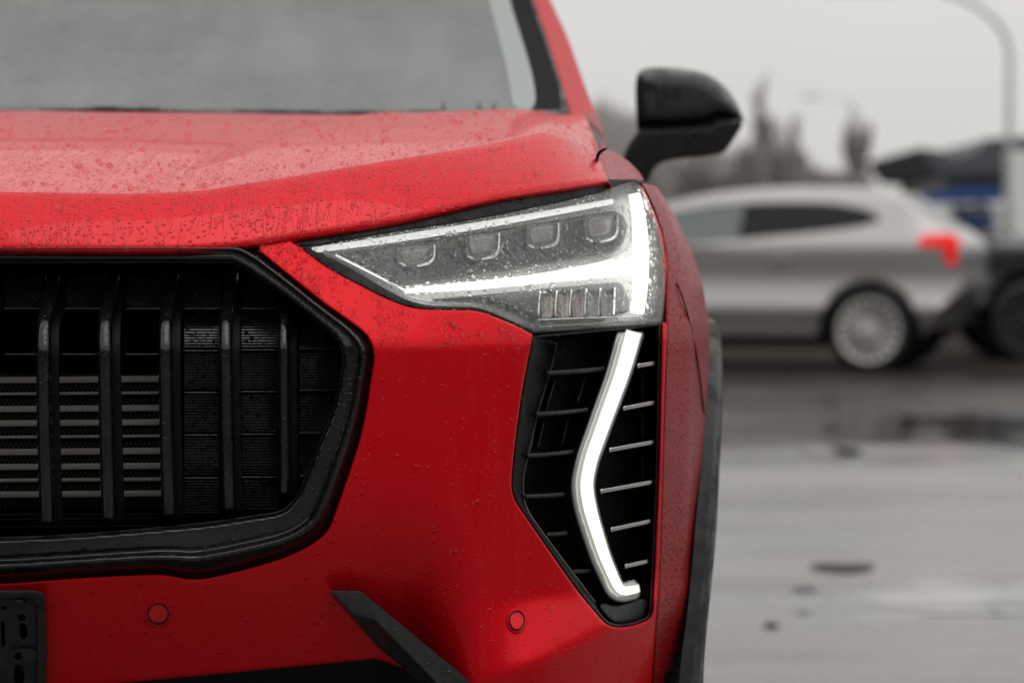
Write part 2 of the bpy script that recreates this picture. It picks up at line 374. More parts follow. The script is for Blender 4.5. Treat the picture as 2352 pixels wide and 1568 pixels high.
# ================================================================== SETTING
def ground():
    xs = [-400, -60, -20, -8, 0, 8, 20, 60, 400]; ys = [-60, -10, 0, 5, 10, 20, 40, 90, 200, 900]
    V = [(x, y, 0) for y in ys for x in xs]; n = len(xs)
    Fc = [(j*n+i, j*n+i+1, (j+1)*n+i+1, (j+1)*n+i) for j in range(len(ys)-1) for i in range(n-1)]
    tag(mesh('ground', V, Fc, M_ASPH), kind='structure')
ground()

# ================================================================== RED CAR
car = empty('red_car', (-.69, 4.4, 0)); tag(car, 'wet red car with lit headlights seen close from the front corner', 'car')
def Yfront(X, Z):
    u = np.abs(X+.69)
    pl = 2.28+.2*u*u+.5*u**6
    up = .55*smax(Z-.866, .006)
    w_ = sm(X, -.115, -.03)              # right of the black blade
    dn = .05*smax(.866-Z, .006)+(1-w_)*.75*smax(.69-Z, .05)
    fl = -.75*smax(.604-.10*sm(X, .0, .16)*0-Z, .006)*w_ + w_*1.15*smax(.563+.28*(X-.10)-Z, .006)
    lo = w_*.18*smax(.72-Z, .05)*(1-sm(Z, .58, .60)*0)
    return pl+up+dn+lo*.6+fl*sm(X, -.06, .04)
def Dfront(px, py):
    px = np.asarray(px, float); py = np.asarray(py, float); D = np.full(np.broadcast(px, py).shape, 2.4)
    for _ in range(25):
        p = P(px, py, D); D = .5*D+.5*Yfront(p[..., 0], p[..., 2])
    return D
def DF(o): return lambda a, b: Dfront(a, b)+o
c1 = lambda pts: [(673.75+q[0]*.3906, 398.1+q[1]*.3906)+tuple(q[2:]) for q in pts]     # coordinates read from enlarged crops
c2 = lambda pts: [(1102.5+q[0]*.5076, 704.4+q[1]*.5076)+tuple(q[2:]) for q in pts]
c3 = lambda pts: [(q[0]*.5274, 551.2+q[1]*.5274)+tuple(q[2:]) for q in pts]
c4 = lambda pts: [(q[0]*.4948, 1225+q[1]*.4948)+tuple(q[2:]) for q in pts]
XL = -488
grille_out = cmr([(XL, 560, 1)]+c3([(1050, 10, 1), (1128, 50, 1), (1400, 268), (1545, 372), (1606, 430), (1628, 505), (1612, 620), (1590, 760), (1555, 905), (1500, 1070), (1458, 1190), (1425, 1265), (1355, 1325), (1230, 1385), (1050, 1438), (900, 1472), (820, 1475), (745, 1462), (680, 1456), (500, 1462), (300, 1474), (0, 1495)])+[(XL, 1352, 1)])
head_out = cmr(c1([(-5, 425, 1), (60, 430, 1)])[:1]+[(674, 556, 1)]+c1([(200, 553), (400, 662), (560, 742), (700, 790), (850, 803), (1050, 805), (1150, 830), (1300, 892), (1405, 945, 1)])+c1([(2172, 893, 1), (2186, 760), (2199, 600), (2194, 470), (2166, 330), (2114, 200), (2066, 90), (2020, 36, 1)])+[(1396, 411, 1), (1142, 450), (908, 502), (674, 540, 1)])
lens_out = cmr(c1([(40, 428, 1), (160, 472), (300, 540), (450, 625), (600, 712), (700, 752), (800, 775), (900, 780), (1050, 783), (1150, 806), (1280, 862), (1420, 922, 1), (1700, 905), (2166, 878, 1), (2180, 760), (2192, 600), (2187, 480), (2158, 330), (2106, 200), (2055, 85), (2005, 42, 1), (1880, 84), (1800, 116), (1500, 186), (1000, 284), (500, 362), (150, 425)]))
vent_out = cmr(c2([(240, 127, 1), (826, 70, 1), (820, 300), (812, 700), (800, 1000), (789, 1250), (782, 1370), (765, 1412), (700, 1440), (625, 1450), (575, 1436), (535, 1398), (430, 1270), (300, 1085), (200, 940), (160, 880), (143, 820), (145, 740), (160, 600), (187, 400), (215, 250)]))
# bumper skin: outer edge, minus grille, lamp and vent
bumper_out = [(XL, 1700), (1400, 1700), (1498, 1640), (1508, 1450), (1516, 1300), (1524, 1050), (1530, 850), (1534, 640), (1531, 560), (1505, 480), (1472, 408), (1398, 408), (1142, 448), (908, 500), (674, 537), (600, 550), (480, 560), (XL, 560)]
def ring_union():
    # the grille reaches the top edge of the bumper skin, so the skin's outline itself runs round it
    g = np.array(grille_out); h = np.array(head_out)
    return None
gpts = [tuple(p) for p in resample(grille_out, 6)]
# order the grille outline from its top right corner down and left to the centre line
gi = min(range(len(gpts)), key=lambda i: (gpts[i][0]-595)**2+(gpts[i][1]-577)**2)
ge = min(range(len(gpts)), key=lambda i: (gpts[i][0]-XL)**2+(gpts[i][1]-1352)**2)
gseq = gpts[gi:ge+1] if ge > gi else gpts[gi:]+gpts[:ge+1]
hp = [tuple(p) for p in resample(head_out, 6)]
def near(L_, q): return min(range(len(L_)), key=lambda i: (L_[i][0]-q[0])**2+(L_[i][1]-q[1])**2)
ha = near(hp, (674, 556)); hb = near(hp, c1([(2172, 893)])[0])
hseq = hp[ha:hb+1] if hb > ha else hp[ha:]+hp[:hb+1]
vp = [tuple(p) for p in resample(vent_out, 6)]
va = near(vp, c2([(240, 127)])[0]); vb = near(vp, c2([(826, 70)])[0])
vseq = vp[vb:]+vp[:va] if True else None
vlow = (vp[vb:]+vp[:va+1]) if vb > va else (vp[vb:]+vp[:va+1])
# walk: left bottom -> right bottom -> up the corner -> lamp lower right -> round the vent (its right side down, left side up) -> lamp lower edge back to tip -> grille corner -> round the grille
if vlow[0][0] < vlow[-1][0]: vlow = vlow[::-1]
lampleft = [p for p in hseq if p[0] < c2([(240, 127)])[0][0]-4][::-1]
skin = [(XL, 1568+60)]+[(x_, y_) for x_, y_ in [(200, 1574), (297, 1566), (866, 1512), (1000, 1560), (1060, 1640), (1420, 1640), (1494, 1600), (1505, 1450), (1514, 1300), (1522, 1050), (1528, 850), (1533, 745)]]+vlow+lampleft+[(672, 548), (598, 560)]+gseq
bumper = panel('bumper', skin, [], DF(0), M_BUMP, car, step=11, r=5, roll=.0035, skirt=.02, seg=5); mirror_x(bumper)
# black sill under the bumper skin
low = cmr([(XL, 1612, 1), (200, 1568, 1), (297, 1561), (866, 1507, 1), (1010, 1555), (1075, 1640, 1), (1075, 1850, 1), (XL, 1850, 1)], n=3)
lo_ = panel('lower_bumper_trim', low, [], DF(.025), M_FOOT, car, step=30, r=5, skirt=.02, seg=10); mirror_x(lo_)
lo2 = panel('lower_bumper', [(1075, 1640), (1490, 1600), (1480, 1980), (1060, 1980)], [], DF(.02), M_BLACK, car, step=30, r=0, skirt=.05, seg=15)
# ------------------------------------------------ grille
gr_in = cmr([(XL, 597, 1)]+c3([(1010, 92, 1), (1080, 130), (1240, 240), (1400, 368), (1468, 428), (1495, 500), (1488, 580), (1450, 740), (1385, 900), (1325, 1050), (1290, 1120), (1225, 1180), (1100, 1203), (900, 1232), (600, 1262), (300, 1285), (0, 1297)])+[(XL, 1248, 1)])
gout_in = offset(resample(grille_out, 6), 1.5)
def Dsur(a, b):
    """surround: outer bevel rises to a ridge, inner face falls back into the opening"""
    q = np.stack([np.ravel(a), np.ravel(b)], 1)
    di = segdist(q, [resample(gr_in, 8)]); do = segdist(q, [resample(grille_out, 8)])
    t = do/(di+do+1e-6)
    h = np.interp(t, [0, .10, .30, .38, .52, .92, 1], [.014, .010, -.001, -.003, .011, .013, .026])
    return Dfront(a, b)+h.reshape(np.shape(a))-.004
surround = panel('grille', gout_in, [gr_in], Dsur, M_GLOSS, car, step=5, r=0, skirt=.06, seg=4); mirror_x(surround)
tag(surround, 'gloss black grille surround')
gback = panel('grille_cavity', cmr([(XL, 560, 1), (640, 560, 1), (860, 780, 1), (850, 1000), (700, 1280, 1), (XL, 1345, 1)], n=4), [], DF(.24), M_DARK, surround, step=60, r=0, skirt=0, seg=30); mirror_x(gback)
# thin inner rim
rim = ribbon(resample(np.array(gr_in)[8:-8], 8, closed=False), 5)
panel('inner_rim', rim, [], DF(.038), M_GLOSS, surround, step=9, r=2, roll=.001, skirt=.006, seg=6)
slats = [([(232, 150), (222, 230), (192, 380), (192, 700), (200, 1000), (207, 1238)], 62, 0), ([(492, 148), (482, 230), (458, 370), (462, 700), (470, 1000), (475, 1222)], 62, 0),
         ([(752, 143), (742, 230), (722, 370), (724, 700), (732, 1000), (738, 1205)], 60, 0), ([(1010, 140), (1002, 230), (985, 350), (988, 700), (996, 1000), (1000, 1180)], 56, 0),
         ([(1243, 278), (1238, 420), (1240, 700), (1243, 1000), (1240, 1112)], 48, 0)]
def Dslat(a, b): return Dfront(a, b)+.026+.062*smax((735-np.asarray(b, float))/130, .15)
for path, wd, _ in slats+[([(x-270, y) for x, y in [(232, 150), (222, 230), (192, 380), (192, 700), (200, 1000), (207, 1238)]], 62, 0), ([(x-540, y) for x, y in [(232, 150), (222, 230), (192, 380), (192, 700), (200, 1000), (207, 1238)]], 62, 0)]:
    pp = cmr(c3(path), closed=False, n=10); wp = (wd+6)*.5274
    o = cmr([tuple(q) for q in ribbon(resample(pp, 14, closed=False), wp)], n=1)
    def Dc(a, b, pp=pp, wp=wp):      # crowned section: rounded left flank lit from above, flat face
        xc = np.interp(b, pp[:, 1], pp[:, 0]); s_ = (a-xc)/(wp/2)
        return Dslat(a, b)+.014*smax(s_-.68, .08)+.004*np.abs(s_)**3
    panel('slat', o, [], Dc, M_GLOSS, surround, step=6, r=8, roll=.006, skirt=.045, seg=4)
    # flat foot the slat stands on, a little wider
    fo = ribbon(resample(pp, 20, closed=False)+np.array([10, 3.]), wp*1.45)
    panel('slat_base', fo, [], lambda a, b: Dslat(a, b)+.034, M_FOOT, surround, step=14, r=3, roll=.002, skirt=.03, seg=8)
# ribbed panels between the slats
def ribbed(x0a, x1a, y0a, y1a, Dd=.085, tilt=0, sp=12.5):
    (x0, y0), (x1, y1) = c3([(x0a, y0a), (x1a, y1a)])[0][:2], c3([(x1a, y1a)])[0][:2]
    s_ = sp*.5274; n = max(2, int(round((y1-y0)/s_))); V = []; Fc = []
    ys = []
    for k in range(n):
        b = y0+(y1-y0)*k/n; h = (y1-y0)/n
        ys += [(b, .006), (b+.18*h, .0), (b+.62*h, .0), (b+.72*h, .006)]
    xs = np.linspace(x0, x1, 3)
    for yy, dd in ys:
        for xx in xs:
            V.append(P(xx, yy, Dfront(xx, yy)+Dd+dd))
    nx = 3
    for j in range(len(ys)-1):
        for i in range(nx-1): Fc.append((j*nx+i, j*nx+i+1, (j+1)*nx+i+1, (j+1)*nx+i))
    mesh('ribbed_panel', V, Fc, M_GRL, surround, smooth=False)
M_GRL = plastic('ribbed_black_plastic', (.022, .022, .0225), .22, dthr=.6, bs=1.4)
for x0, x1 in ((20, 180), (290, 455), (550, 715), (805, 960), (1055, 1200)):
    ribbed(x0, x1, 160, 292)
rows = [300, 478, 660, 845, 1032, 1200]
for c_, (x0, x1) in enumerate(((803, 955), (1052, 1210), (1300, 1480))):
    for k in range(5):
        a0, a1 = rows[k]+12, rows[k+1]-8
        if c_ == 2:
            if k == 4: continue
            x1k = [1420, 1470, 1445, 1385][k]
            ribbed(1305, x1k, a0+(60 if k == 0 else 0), a1, .075)
        else: ribbed(x0, x1, a0, a1-(18 if (k == 4 and c_ == 1) else 0), .075)
def hbar(xa, xb, y, th=8, Dd=.05, m=None, slope=0, name='cross_bar', sk=.03, r=2):
    a, b = c3([(xa, y)])[0], c3([(xb, y+slope)])[0]
    panel(name, ribbon(resample(np.array([a, b]), 12, closed=False), th*.5274), [], DF(Dd), m or M_GLOSS, surround, step=20, r=r, roll=.001, skirt=sk, seg=8)
for k, y in enumerate(rows[:5]):
    if k == 0:
        for xa, xb in ((15, 175), (280, 445), (545, 710), (800, 960), (1050, 1215)): hbar(xa, xb, 297-k, 7)
    else:
        hbar(795, 960, y+4, 8); hbar(1045, 1215, y, 8)
        if k < 5: hbar(1300, [0, 1470, 1480, 1430, 1370][k], y-6, 7)
for xa, xb in ((15, 170), (265, 430), (540, 700)): hbar(xa, xb, 497, 7)
# radiator behind the left columns: flat aluminium tubes with zigzag fins between
tubes = [(612, 28), (672, 13), (738, 27), (800, 27), (860, 13), (925, 28), (990, 27), (1048, 16), (1110, 27)]
for y, th in tubes:
    hbar(-250, 745, y, th, .15, M_ALU, -8, 'radiator_tube', .004, 1.5)
fV = []; fF = []
edges_ = [580]+[t[0] for t in tubes]+[1165]
for k in range(len(edges_)-1):
    ya, yb = edges_[k]+(16 if k else 0), edges_[k+1]-(14 if k < len(edges_)-2 else 0)
    x = -250; up = True; pts_ = []
    while x < 750: pts_.append((x, ya if up else yb)); up = not up; x += 10
    q = np.array(c3(pts_))
    for i in range(len(q)-1):
        s = len(fV)
        for (xx, yy) in (q[i], q[i+1]):
            for dx, dd in ((-1.3, .158), (1.3, .158), (0, .172)): fV.append(P(xx+dx, yy, Dfront(xx, yy)+dd))
        fF += [(s, s+1, s+4, s+3), (s+1, s+2, s+5, s+4), (s+2, s, s+3, s+5)]
mesh('radiator_fins', fV, fF, M_ALUD, surround, smooth=False, kind='stuff')
for y in (1195, 1215, 1248): hbar(-250, 700, y, 4, .14, M_ALUD, -4, 'radiator_edge', .003, 1)
hbar(-250, 1200, 582, 3, .14, M_ALUD, 0, 'radiator_edge', .003, 1) if False else None
# bonnet latch strip above the grille
strip = cmr([(XL, 572, 1), (560, 574, 1), (545, 590), (520, 598), (XL, 600, 1)], n=4)
tp = panel('grille_top_strip', cmr([(XL, 583, 1), (545, 586, 1), (560, 596), (540, 604, 1), (XL, 606, 1)], n=4), [], DF(.03), M_SATIN, surround, step=20, r=3, roll=.003, skirt=.02, seg=8); mirror_x(tp)
seal = panel('bonnet_seal', [(XL, 550), (480, 556), (640, 535), (1142, 440), (1400, 404), (1400, 425), (1150, 480), (908, 522), (690, 560), (600, 566), (560, 592), (XL, 588)], [], DF(.05), M_DARK, car, step=30, r=0, skirt=0, seg=14); mirror_x(seal)
# ------------------------------------------------ headlight
DH = DF(.006)
gask = panel('headlight', head_out, [lens_out], DF(.004), M_BLACK, car, step=8, r=3, roll=.003, skirt=.075, seg=5)
tag(gask, 'lit headlight with bright white bars')
li = offset(resample(lens_out, 6), -3)
tray = panel('reflector', li, [], lambda a, b: Dfront(a, b)+.072, M_HOUS, gask, step=20, r=0, skirt=0, seg=8)
lens = panel('lens', lens_out, [], DH, M_LENS, gask, step=12, r=5, roll=.002, skirt=0, seg=6)
# dark bezel field between the bars
bez = cmr(c1([(255, 470, 1), (1100, 345), (1850, 225), (1930, 240), (1960, 320), (1930, 420), (1850, 480), (1500, 535), (700, 650, 1), (640, 655)]))
panel('bezel', bez, [], DF(.060), M_HDRK, gask, step=14, r=8, roll=.006, skirt=.01, seg=6)
bez2 = cmr(c1([(820, 738, 1), (1200, 705), (1900, 640), (1950, 680), (1955, 820), (1440, 850), (1300, 800), (1130, 740), (1000, 735)]))
panel('bezel', bez2, [], DF(.060), M_HDRK, gask, step=14, r=8, roll=.006, skirt=.01, seg=6)
def c1r(path, wd, n=6): pp = cmr(c1(path), closed=False, n=n); return ribbon(resample(pp, 8, closed=False), np.array(np.atleast_1d(wd))*.3906 if np.ndim(wd) else wd*.3906)
panel('light_bar', c1r([(110, 452), (600, 385), (1100, 305), (1500, 235), (1880, 165)], [34, 40, 42, 36, 32]), [], DF(.03), M_LED1, gask, step=8, r=3, roll=.003, skirt=.012, seg=6)
panel('light_bar', c1r([(655, 692), (1000, 662), (1400, 618), (1700, 582), (1990, 545)], [26, 50, 66, 78, 100]), [], DF(.03), M_LED2, gask, step=8, r=5, roll=.006, skirt=.02, seg=6)
panel('light_bar', c1r([(2005, 120), (2030, 250), (2045, 450), (2040, 650), (2022, 825)], [70, 80, 92, 88, 78]), [], DF(.026), M_LED2, gask, step=8, r=6, roll=.006, skirt=.02, seg=6)
panel('light_guide', c1r([(245, 478), (450, 582), (660, 690)], 13), [], DF(.03), M_LED1, gask, step=8, r=2, roll=.001, skirt=.008, seg=6)
panel('bright_trim', c1r([(62, 432), (170, 482), (400, 602), (620, 712), (760, 752), (900, 764), (1050, 768)], 7), [], DF(.012), M_BRT, gask, step=8, r=1.4, roll=.001, skirt=.004, seg=6)
panel('bright_trim', c1r([(1440, 902), (1750, 884), (2166, 862)], 8), [], DF(.012), M_HOUS, gask, step=8, r=1.4, roll=.001, skirt=.004, seg=6)
panel('bright_trim', c1r([(1435, 862), (1750, 850), (2160, 838)], 7), [], DF(.03), M_BRT, gask, step=8, r=1.4, roll=.001, skirt=.004, seg=6)
panel('bright_trim', c1r([(660, 668), (1000, 636), (1400, 590), (1800, 520), (1940, 470), (1985, 380), (1985, 240), (1960, 190)], 12), [], DF(.026), M_BRT, gask, step=8, r=2, roll=.001, skirt=.02, seg=6)
for (x0, y0, x1, y1) in ((610, 415, 835, 545), (1010, 345, 1215, 505), (1370, 285, 1565, 440), (1710, 232, 1912, 402)):
    q = cmr(c1([(x0, y0+22, 1), (x1, y0, 1), (x1-4, y1-50), (x1-30, y1-14), (x1-110, y1, 1), (x0+30, y1+4), (x0, y1-30)]), n=5)
    mo = panel('projector', q, [], DF(.05), M_MOD, gask, step=9, r=5, roll=.003, skirt=.004, seg=5)
    panel('projector_lens', cmr(c1([(x0+28, y0+36), (x1-34, y0+20), (x1-36, y1-62), (x1-62, y1-36), (x0+44, y1-26), (x0+26, y1-46)]), n=5), [], DF(.046), M_PLENS, gask, step=7, r=9, roll=.008, skirt=.004, seg=5)
    # bright hooked edge: down the right side and along the bottom
    panel('projector_edge', c1r([(x1-4, y0+6), (x1-6, y1-60), (x1-34, y1-20), (x1-110, y1)], [12, 16, 20, 12]), [], DF(.044), M_LED1H if 'M_LED1H' in globals() else M_BRT, gask, step=6, r=2, roll=.002, skirt=.01, seg=4)
    panel('projector_edge', c1r([(x0+15, y1-20), (x0+50, y1-2)], 14), [], DF(.044), M_BRT, gask, step=6, r=2, roll=.002, skirt=.01, seg=4)
for k, x in enumerate((1447, 1545, 1630, 1718, 1800, 1885)):
    panel('reflector_fin', c1r([(x+6, 690+(-4*k)), (x, 770), (x-3, 842)], [9, 16, 15]), [], DF(.046), M_BRT, gask, step=6, r=2, roll=.003, skirt=.012, seg=4)
    if k < 5: panel('reflector_cup', cmr(c1([(x+16, 700), (x+78, 694), (x+76, 838), (x+14, 842)]), n=3), [], lambda a, b: Dfront(a, b)+.052, M_AMB if k < 3 else M_HOUS, gask, step=8, r=7, roll=-.008, skirt=0, seg=5)
# ------------------------------------------------ vent with running light
vin = offset(resample(vent_out, 6), 8)
vent = panel('light_vent', offset(resample(vent_out, 6), 1), [vin], DF(.006), M_BLACK, car, step=7, r=2.5, roll=.002, skirt=.07, seg=5)
tag(vent, 'black vent around the lit running light')
panel('vent_back', offset(resample(vent_out, 6), -2), [], DF(.075), M_BLACK, vent, step=16, r=0, skirt=0, seg=8)
lipo = np.array(cmr(c2([(345, 160), (315, 300), (262, 470), (222, 650), (197, 760), (196, 860), (222, 935), (300, 1045), (420, 1205), (520, 1335)]), closed=False, n=8))
panel('vent_lip', ribbon(resample(lipo, 8, closed=False), 26), [], DF(.010), M_BLACK, vent, step=7, r=6, roll=.006, skirt=.05, seg=5) if False else None
wallp = np.vstack([lipo, offset(resample(vent_out, 6), 4)[::-1][0:0]]) if False else None
flank = np.vstack([np.array(cmr(c2([(250, 135), (215, 262), (190, 400), (165, 600), (150, 760), (152, 840), (170, 885), (210, 945), (305, 1088), (435, 1272), (535, 1395), (560, 1425)]), closed=False, n=6)), lipo[::-1]])
def Dfl(a, b):
    q = np.stack([np.ravel(a), np.ravel(b)], 1); d = segdist(q, [resample(vent_out, 6)])
    return Dfront(a, b)+.007+(.0009*d).reshape(np.shape(a))
panel('vent_flank', flank, [], Dfl, M_BLACK, vent, step=10, r=1.5, roll=.001, skirt=.045, seg=6)
M_GLINT = mat('wet_edge_highlight', (.22, .21, .16), .25, .5)  # pale colour paints a highlight along the lip edge
panel('painted_edge_glint', ribbon(resample(lipo+[1.5, 0], 8, closed=False), [2.6, 4, 2.2, 4.5, 2, 3, 2.4, 3.5, 2]), [], lambda a, b: Dfl(a, b)-.0015, M_GLINT, vent, step=6, r=0, skirt=.003, seg=4)
def c2r(path, wd, n=6): pp = cmr(c2(path), closed=False, n=n); return ribbon(resample(pp, 8, closed=False), np.array(wd)*.5076 if np.ndim(wd) else wd*.5076)
for a, b in (((300, 300), (565, 280)), ((252, 487), (492, 465)), ((212, 674), (426, 655)), ((200, 858), (385, 848)), ((300, 1030), (395, 1022)), ((420, 1197), (500, 1192))):
    m_ = ((a[0]+b[0])/2, (a[1]+b[1])/2+2)
    panel('vent_rib', c2r([a, m_, b], 22), [], DF(.020), M_SATIN, vent, step=8, r=5, roll=.005, skirt=.05, seg=5)
for x0, y0, x1, y1 in ((480, 310, 440, 440), (400, 510, 370, 630), (735, 300, 738, 430), (735, 480, 738, 600), (735, 660, 738, 780), (340, 330, 300, 470), (290, 520, 262, 640)):
    panel('vent_web', c2r([(x0, y0), (x1, y1)], 10), [], DF(.05), M_SATIN, vent, step=8, r=2, roll=.002, skirt=.03, seg=6)
for a, b in (((712, 268), (796, 254)), ((648, 460), (800, 431)), ((585, 648), (800, 609)), ((545, 835), (794, 790)), ((592, 1008), (785, 966)), ((656, 1174), (766, 1149)), ((668, 1246), (702, 1240))):
    panel('chrome_strip', c2r([a, b], 19 if a[1] < 1200 else 12), [], DF(.012), M_CHR, vent, step=8, r=2.5, roll=.002, skirt=.004, seg=6)
    if a[1] < 1200: panel('vent_shelf', cmr(c2([(a[0]+2, a[1]-6, 1), (b[0]-2, b[1]-6, 1), (b[0]-1, b[1]+5, 1), (a[0]+2, a[1]+5, 1)]), n=3), [], DF(.018), M_GLOSS, vent, step=10, r=1.5, roll=.001, skirt=.055, seg=5)
drl = np.array(cmr(c2([(697, 112, 1), (643, 300), (574, 490), (510, 668), (492, 738), (483, 800), (489, 865), (508, 950), (562, 1120), (615, 1245), (634, 1275), (660, 1285, 0), (722, 1272, 1)]), closed=False, n=8))
dr = resample(drl, 8, closed=False)
wdr = np.interp(np.linspace(0, 1, len(dr)), [0, .2, .5, .62, .8, .93, 1], [37, 33, 30, 31, 26, 22, 18])
panel('light_guide_housing', ribbon(np.vstack([dr[0]-[0, 4], dr, dr[-1]+[8, -1]])+[-8, 3], np.r_[56, wdr+26, 28]), [], DF(.010), M_GUIDE, vent, step=7, r=9, roll=.008, skirt=.05, seg=5)
rl_ = panel('running_light', ribbon(dr, wdr*.98), [], DF(.003), M_LED3S, vent, step=7, r=8, roll=.007, skirt=.006, seg=5)
panel('light_core', ribbon(dr[1:-1], wdr[1:-1]*.80), [], DF(.0005), M_LED3, vent, step=7, r=6, roll=.004, skirt=.002, seg=5)
panel('vent_foot', cmr(c2([(545, 1345), (620, 1350), (745, 1320), (752, 1395), (700, 1422), (620, 1432), (575, 1405)]), n=5), [], DF(.02), M_SATIN, vent, step=10, r=6, roll=.006, skirt=.02, seg=6)
# ------------------------------------------------ small things on the bumper
def ell(cx, cy, rx, ry, n=36): t = np.linspace(0, 2*math.pi, n, endpoint=False); return np.stack([cx+rx*np.cos(t), cy+ry*np.sin(t)], 1)
M_SENS = red_paint('sensor_paint', .01, .9, False, dscale=190, coat=.3)
for cx, cy, rx, ry in ((363, 1409, 23, 22.5), (1187, 1425, 16.5, 21)):
    rg = panel('parking_sensor', ell(cx, cy, rx*1.38, ry*1.38), [ell(cx, cy, rx*1.1, ry*1.1)], DF(-.0025), M_BUMP, car, step=6, r=3, roll=.002, skirt=.003, seg=3)
    panel('sensor_seal', ell(cx, cy, rx*1.12, ry*1.12), [], DF(-.0008), M_SATIN, rg, step=6, r=0, skirt=.003, seg=3)
    panel('sensor_face', ell(cx, cy, rx*.93, ry*.93), [], lambda a, b, cy=cy: Dfront(a, b)-.004-.0022*(np.asarray(b)-cy)/21, M_SENS, rg, step=6, r=3, roll=.001, skirt=.003, seg=3)
# plate holder
ph_out = cmr([(XL, 1353, 1), (60, 1354), (88, 1357), (102, 1368), (106, 1390), (107, 1500), (105, 1640, 1), (XL, 1640, 1)], n=5)
ph_in = cmr([(XL+30, 1376, 1), (70, 1376), (82, 1384), (85, 1400), (85, 1500), (84, 1620, 1), (XL+30, 1620, 1)], n=5)
hold = panel('plate_holder', ph_out, [ph_in], DF(-.018), M_GREY, car, step=9, r=7, roll=.006, skirt=.02, seg=6)
slots = [ell(9, 1395, 7, 5), ell(50, 1380, 10, 4), ell(50, 1417, 9, 8), cmr([(2, 1430), (10, 1425), (12, 1480), (4, 1484)], n=3), cmr([(46, 1432), (60, 1436), (62, 1462), (48, 1464)], n=3), ell(41, 1506, 9, 9), cmr([(34, 1530), (52, 1530), (54, 1568), (34, 1568)], n=3)]
panel('holder_back', offset(resample(ph_in, 8), -2), [], DF(-.003), M_DARK, hold, step=20, r=0, skirt=0, seg=8)
panel('holder_plate', ph_in, slots, DF(-.010), M_GREY, hold, step=12, r=1.5, roll=.001, skirt=.006, seg=5)
panel('holder_clip', cmr([(26, 1494), (80, 1490), (82, 1522), (30, 1524)], n=3), [ell(41, 1506, 8, 8)], DF(-.016), M_GREY, hold, step=7, r=3, roll=.002, skirt=.005, seg=4)
panel('holder_clip', cmr([(36, 1378), (52, 1377), (53, 1386), (37, 1387)], n=3), [], DF(-.022), M_GREY, hold, step=7, r=2, roll=.002, skirt=.005, seg=4)
# diagonal blade: small top facet, long ridge
def bl(px, py, o): return (px, py, float(Dfront(px, py))+o)
bp = [bl(757, 1355, -.018), bl(829, 1356, -.022), bl(860, 1414, -.040), bl(811, 1410, -.034), bl(866, 1484, -.010), bl(1005, 1568, -.055), bl(968, 1568, -.040), bl(1085, 1568, .004), bl(1150, 1700, .0), bl(1110, 1700, -.07), bl(1045, 1690, -.05), bl(776, 1384, .0), bl(829, 1356, .006), bl(757, 1355, .006), bl(866, 1484, .012), bl(976, 1572, .012), bl(1060, 1700, .02)]
bf = [(0, 3, 2, 1), (0, 11, 3), (3, 11, 4), (3, 4, 6, 5, 2), (5, 6, 10, 9), (1, 2, 7, 12), (2, 5, 9, 8, 7), (0, 1, 12, 13), (0, 13, 11), (11, 14, 4), (4, 14, 15, 6), (6, 15, 16, 10)]
blade = poly3('bumper_blade', bp, bf, M_SATIN, car)
bv = blade.modifiers.new('bevel', 'BEVEL'); bv.width = .0018; bv.segments = 2
tag(blade, 'black diagonal blade')
# ------------------------------------------------ bonnet
R0 = np.array([(XL, 571), (0, 573), (300, 575), (480, 571), (600, 558), (674, 546), (908, 509), (1142, 457), (1300, 432), (1396, 416)], float)
C0 = np.array([(XL, 440), (0, 442), (280, 446), (450, 440), (560, 424), (640, 412), (880, 372), (1110, 335), (1270, 300), (1387, 343)], float)
C0[-1] = (1372, 350); C0[-2] = (1262, 306)
ns = 90; s_ = np.linspace(0, 1, ns); k0 = np.linspace(0, 1, len(R0))
r0 = cmr([tuple(p) for p in R0], closed=False, n=12); cc = cmr([tuple(p) for p in C0], closed=False, n=12)
r0 = r0[np.linspace(0, len(r0)-1, ns).round().astype(int)]; cc = cc[np.linspace(0, len(cc)-1, ns).round().astype(int)]
D0 = Dfront(r0[:, 0], r0[:, 1])-.004
p0 = P(r0[:, 0], r0[:, 1], D0)
pc = P(cc[:, 0], cc[:, 1], D0+.040+.11*np.linspace(0, 1, ns)**6)
# rear edge
rx = np.interp(s_, [0, .92, 1], [-.69, .02, .088]); rear = np.stack([p0[:, 0]*0+np.linspace(-.69, .095, ns)**1, np.zeros(ns), np.zeros(ns)], 1)
uu = (pc[:, 0]+.69)/(pc[-1, 0]+.69)
rear[:, 0] = -.69+uu*(.100+.69)
rear[:, 1] = 3.33+.07*uu**3
# the visible rear line of the bonnet in the picture
yy = np.interp(rear[:, 0]/rear[:, 1]*F+CX, [0, 700, 1000, 1320], [253, 262, 266, 262]); rear[:, 2] = P(0, yy, rear[:, 1])[:, 2]
rowsB = []
und = p0+np.array([0, .02, -.002]); und2 = p0+np.array([0, .004, -.004])
rowsB += [und, und2, p0+np.array([0, .0008, -.001])]
for t in np.linspace(0, 1, 9):
    q = p0*(1-t)+pc*t; q = q+np.array([0, -.004, .0])*math.sin(math.pi*t)**.9; rowsB.append(q)
for t in (.006, .015, .03, .05, *np.linspace(.08, 1, 26)):
    q = pc*(1-t)+rear*t
    q[:, 2] += .022*math.sin(math.pi*min(1, t*1.0))**.9*(1-.55*uu**4)*(.85)
    # two soft pressed lines running back to the pillars
    ln = .42+.30*t; q[:, 2] += .006*sm(uu, ln-.03, ln+.03)*math.sin(math.pi*t)-.010*sm(uu, .86, .98)*math.sin(math.pi*t)
    rowsB.append(q)
rowsB.append(rear+np.array([0, .01, -.012]))
V = np.vstack(rowsB); nr = len(rowsB)
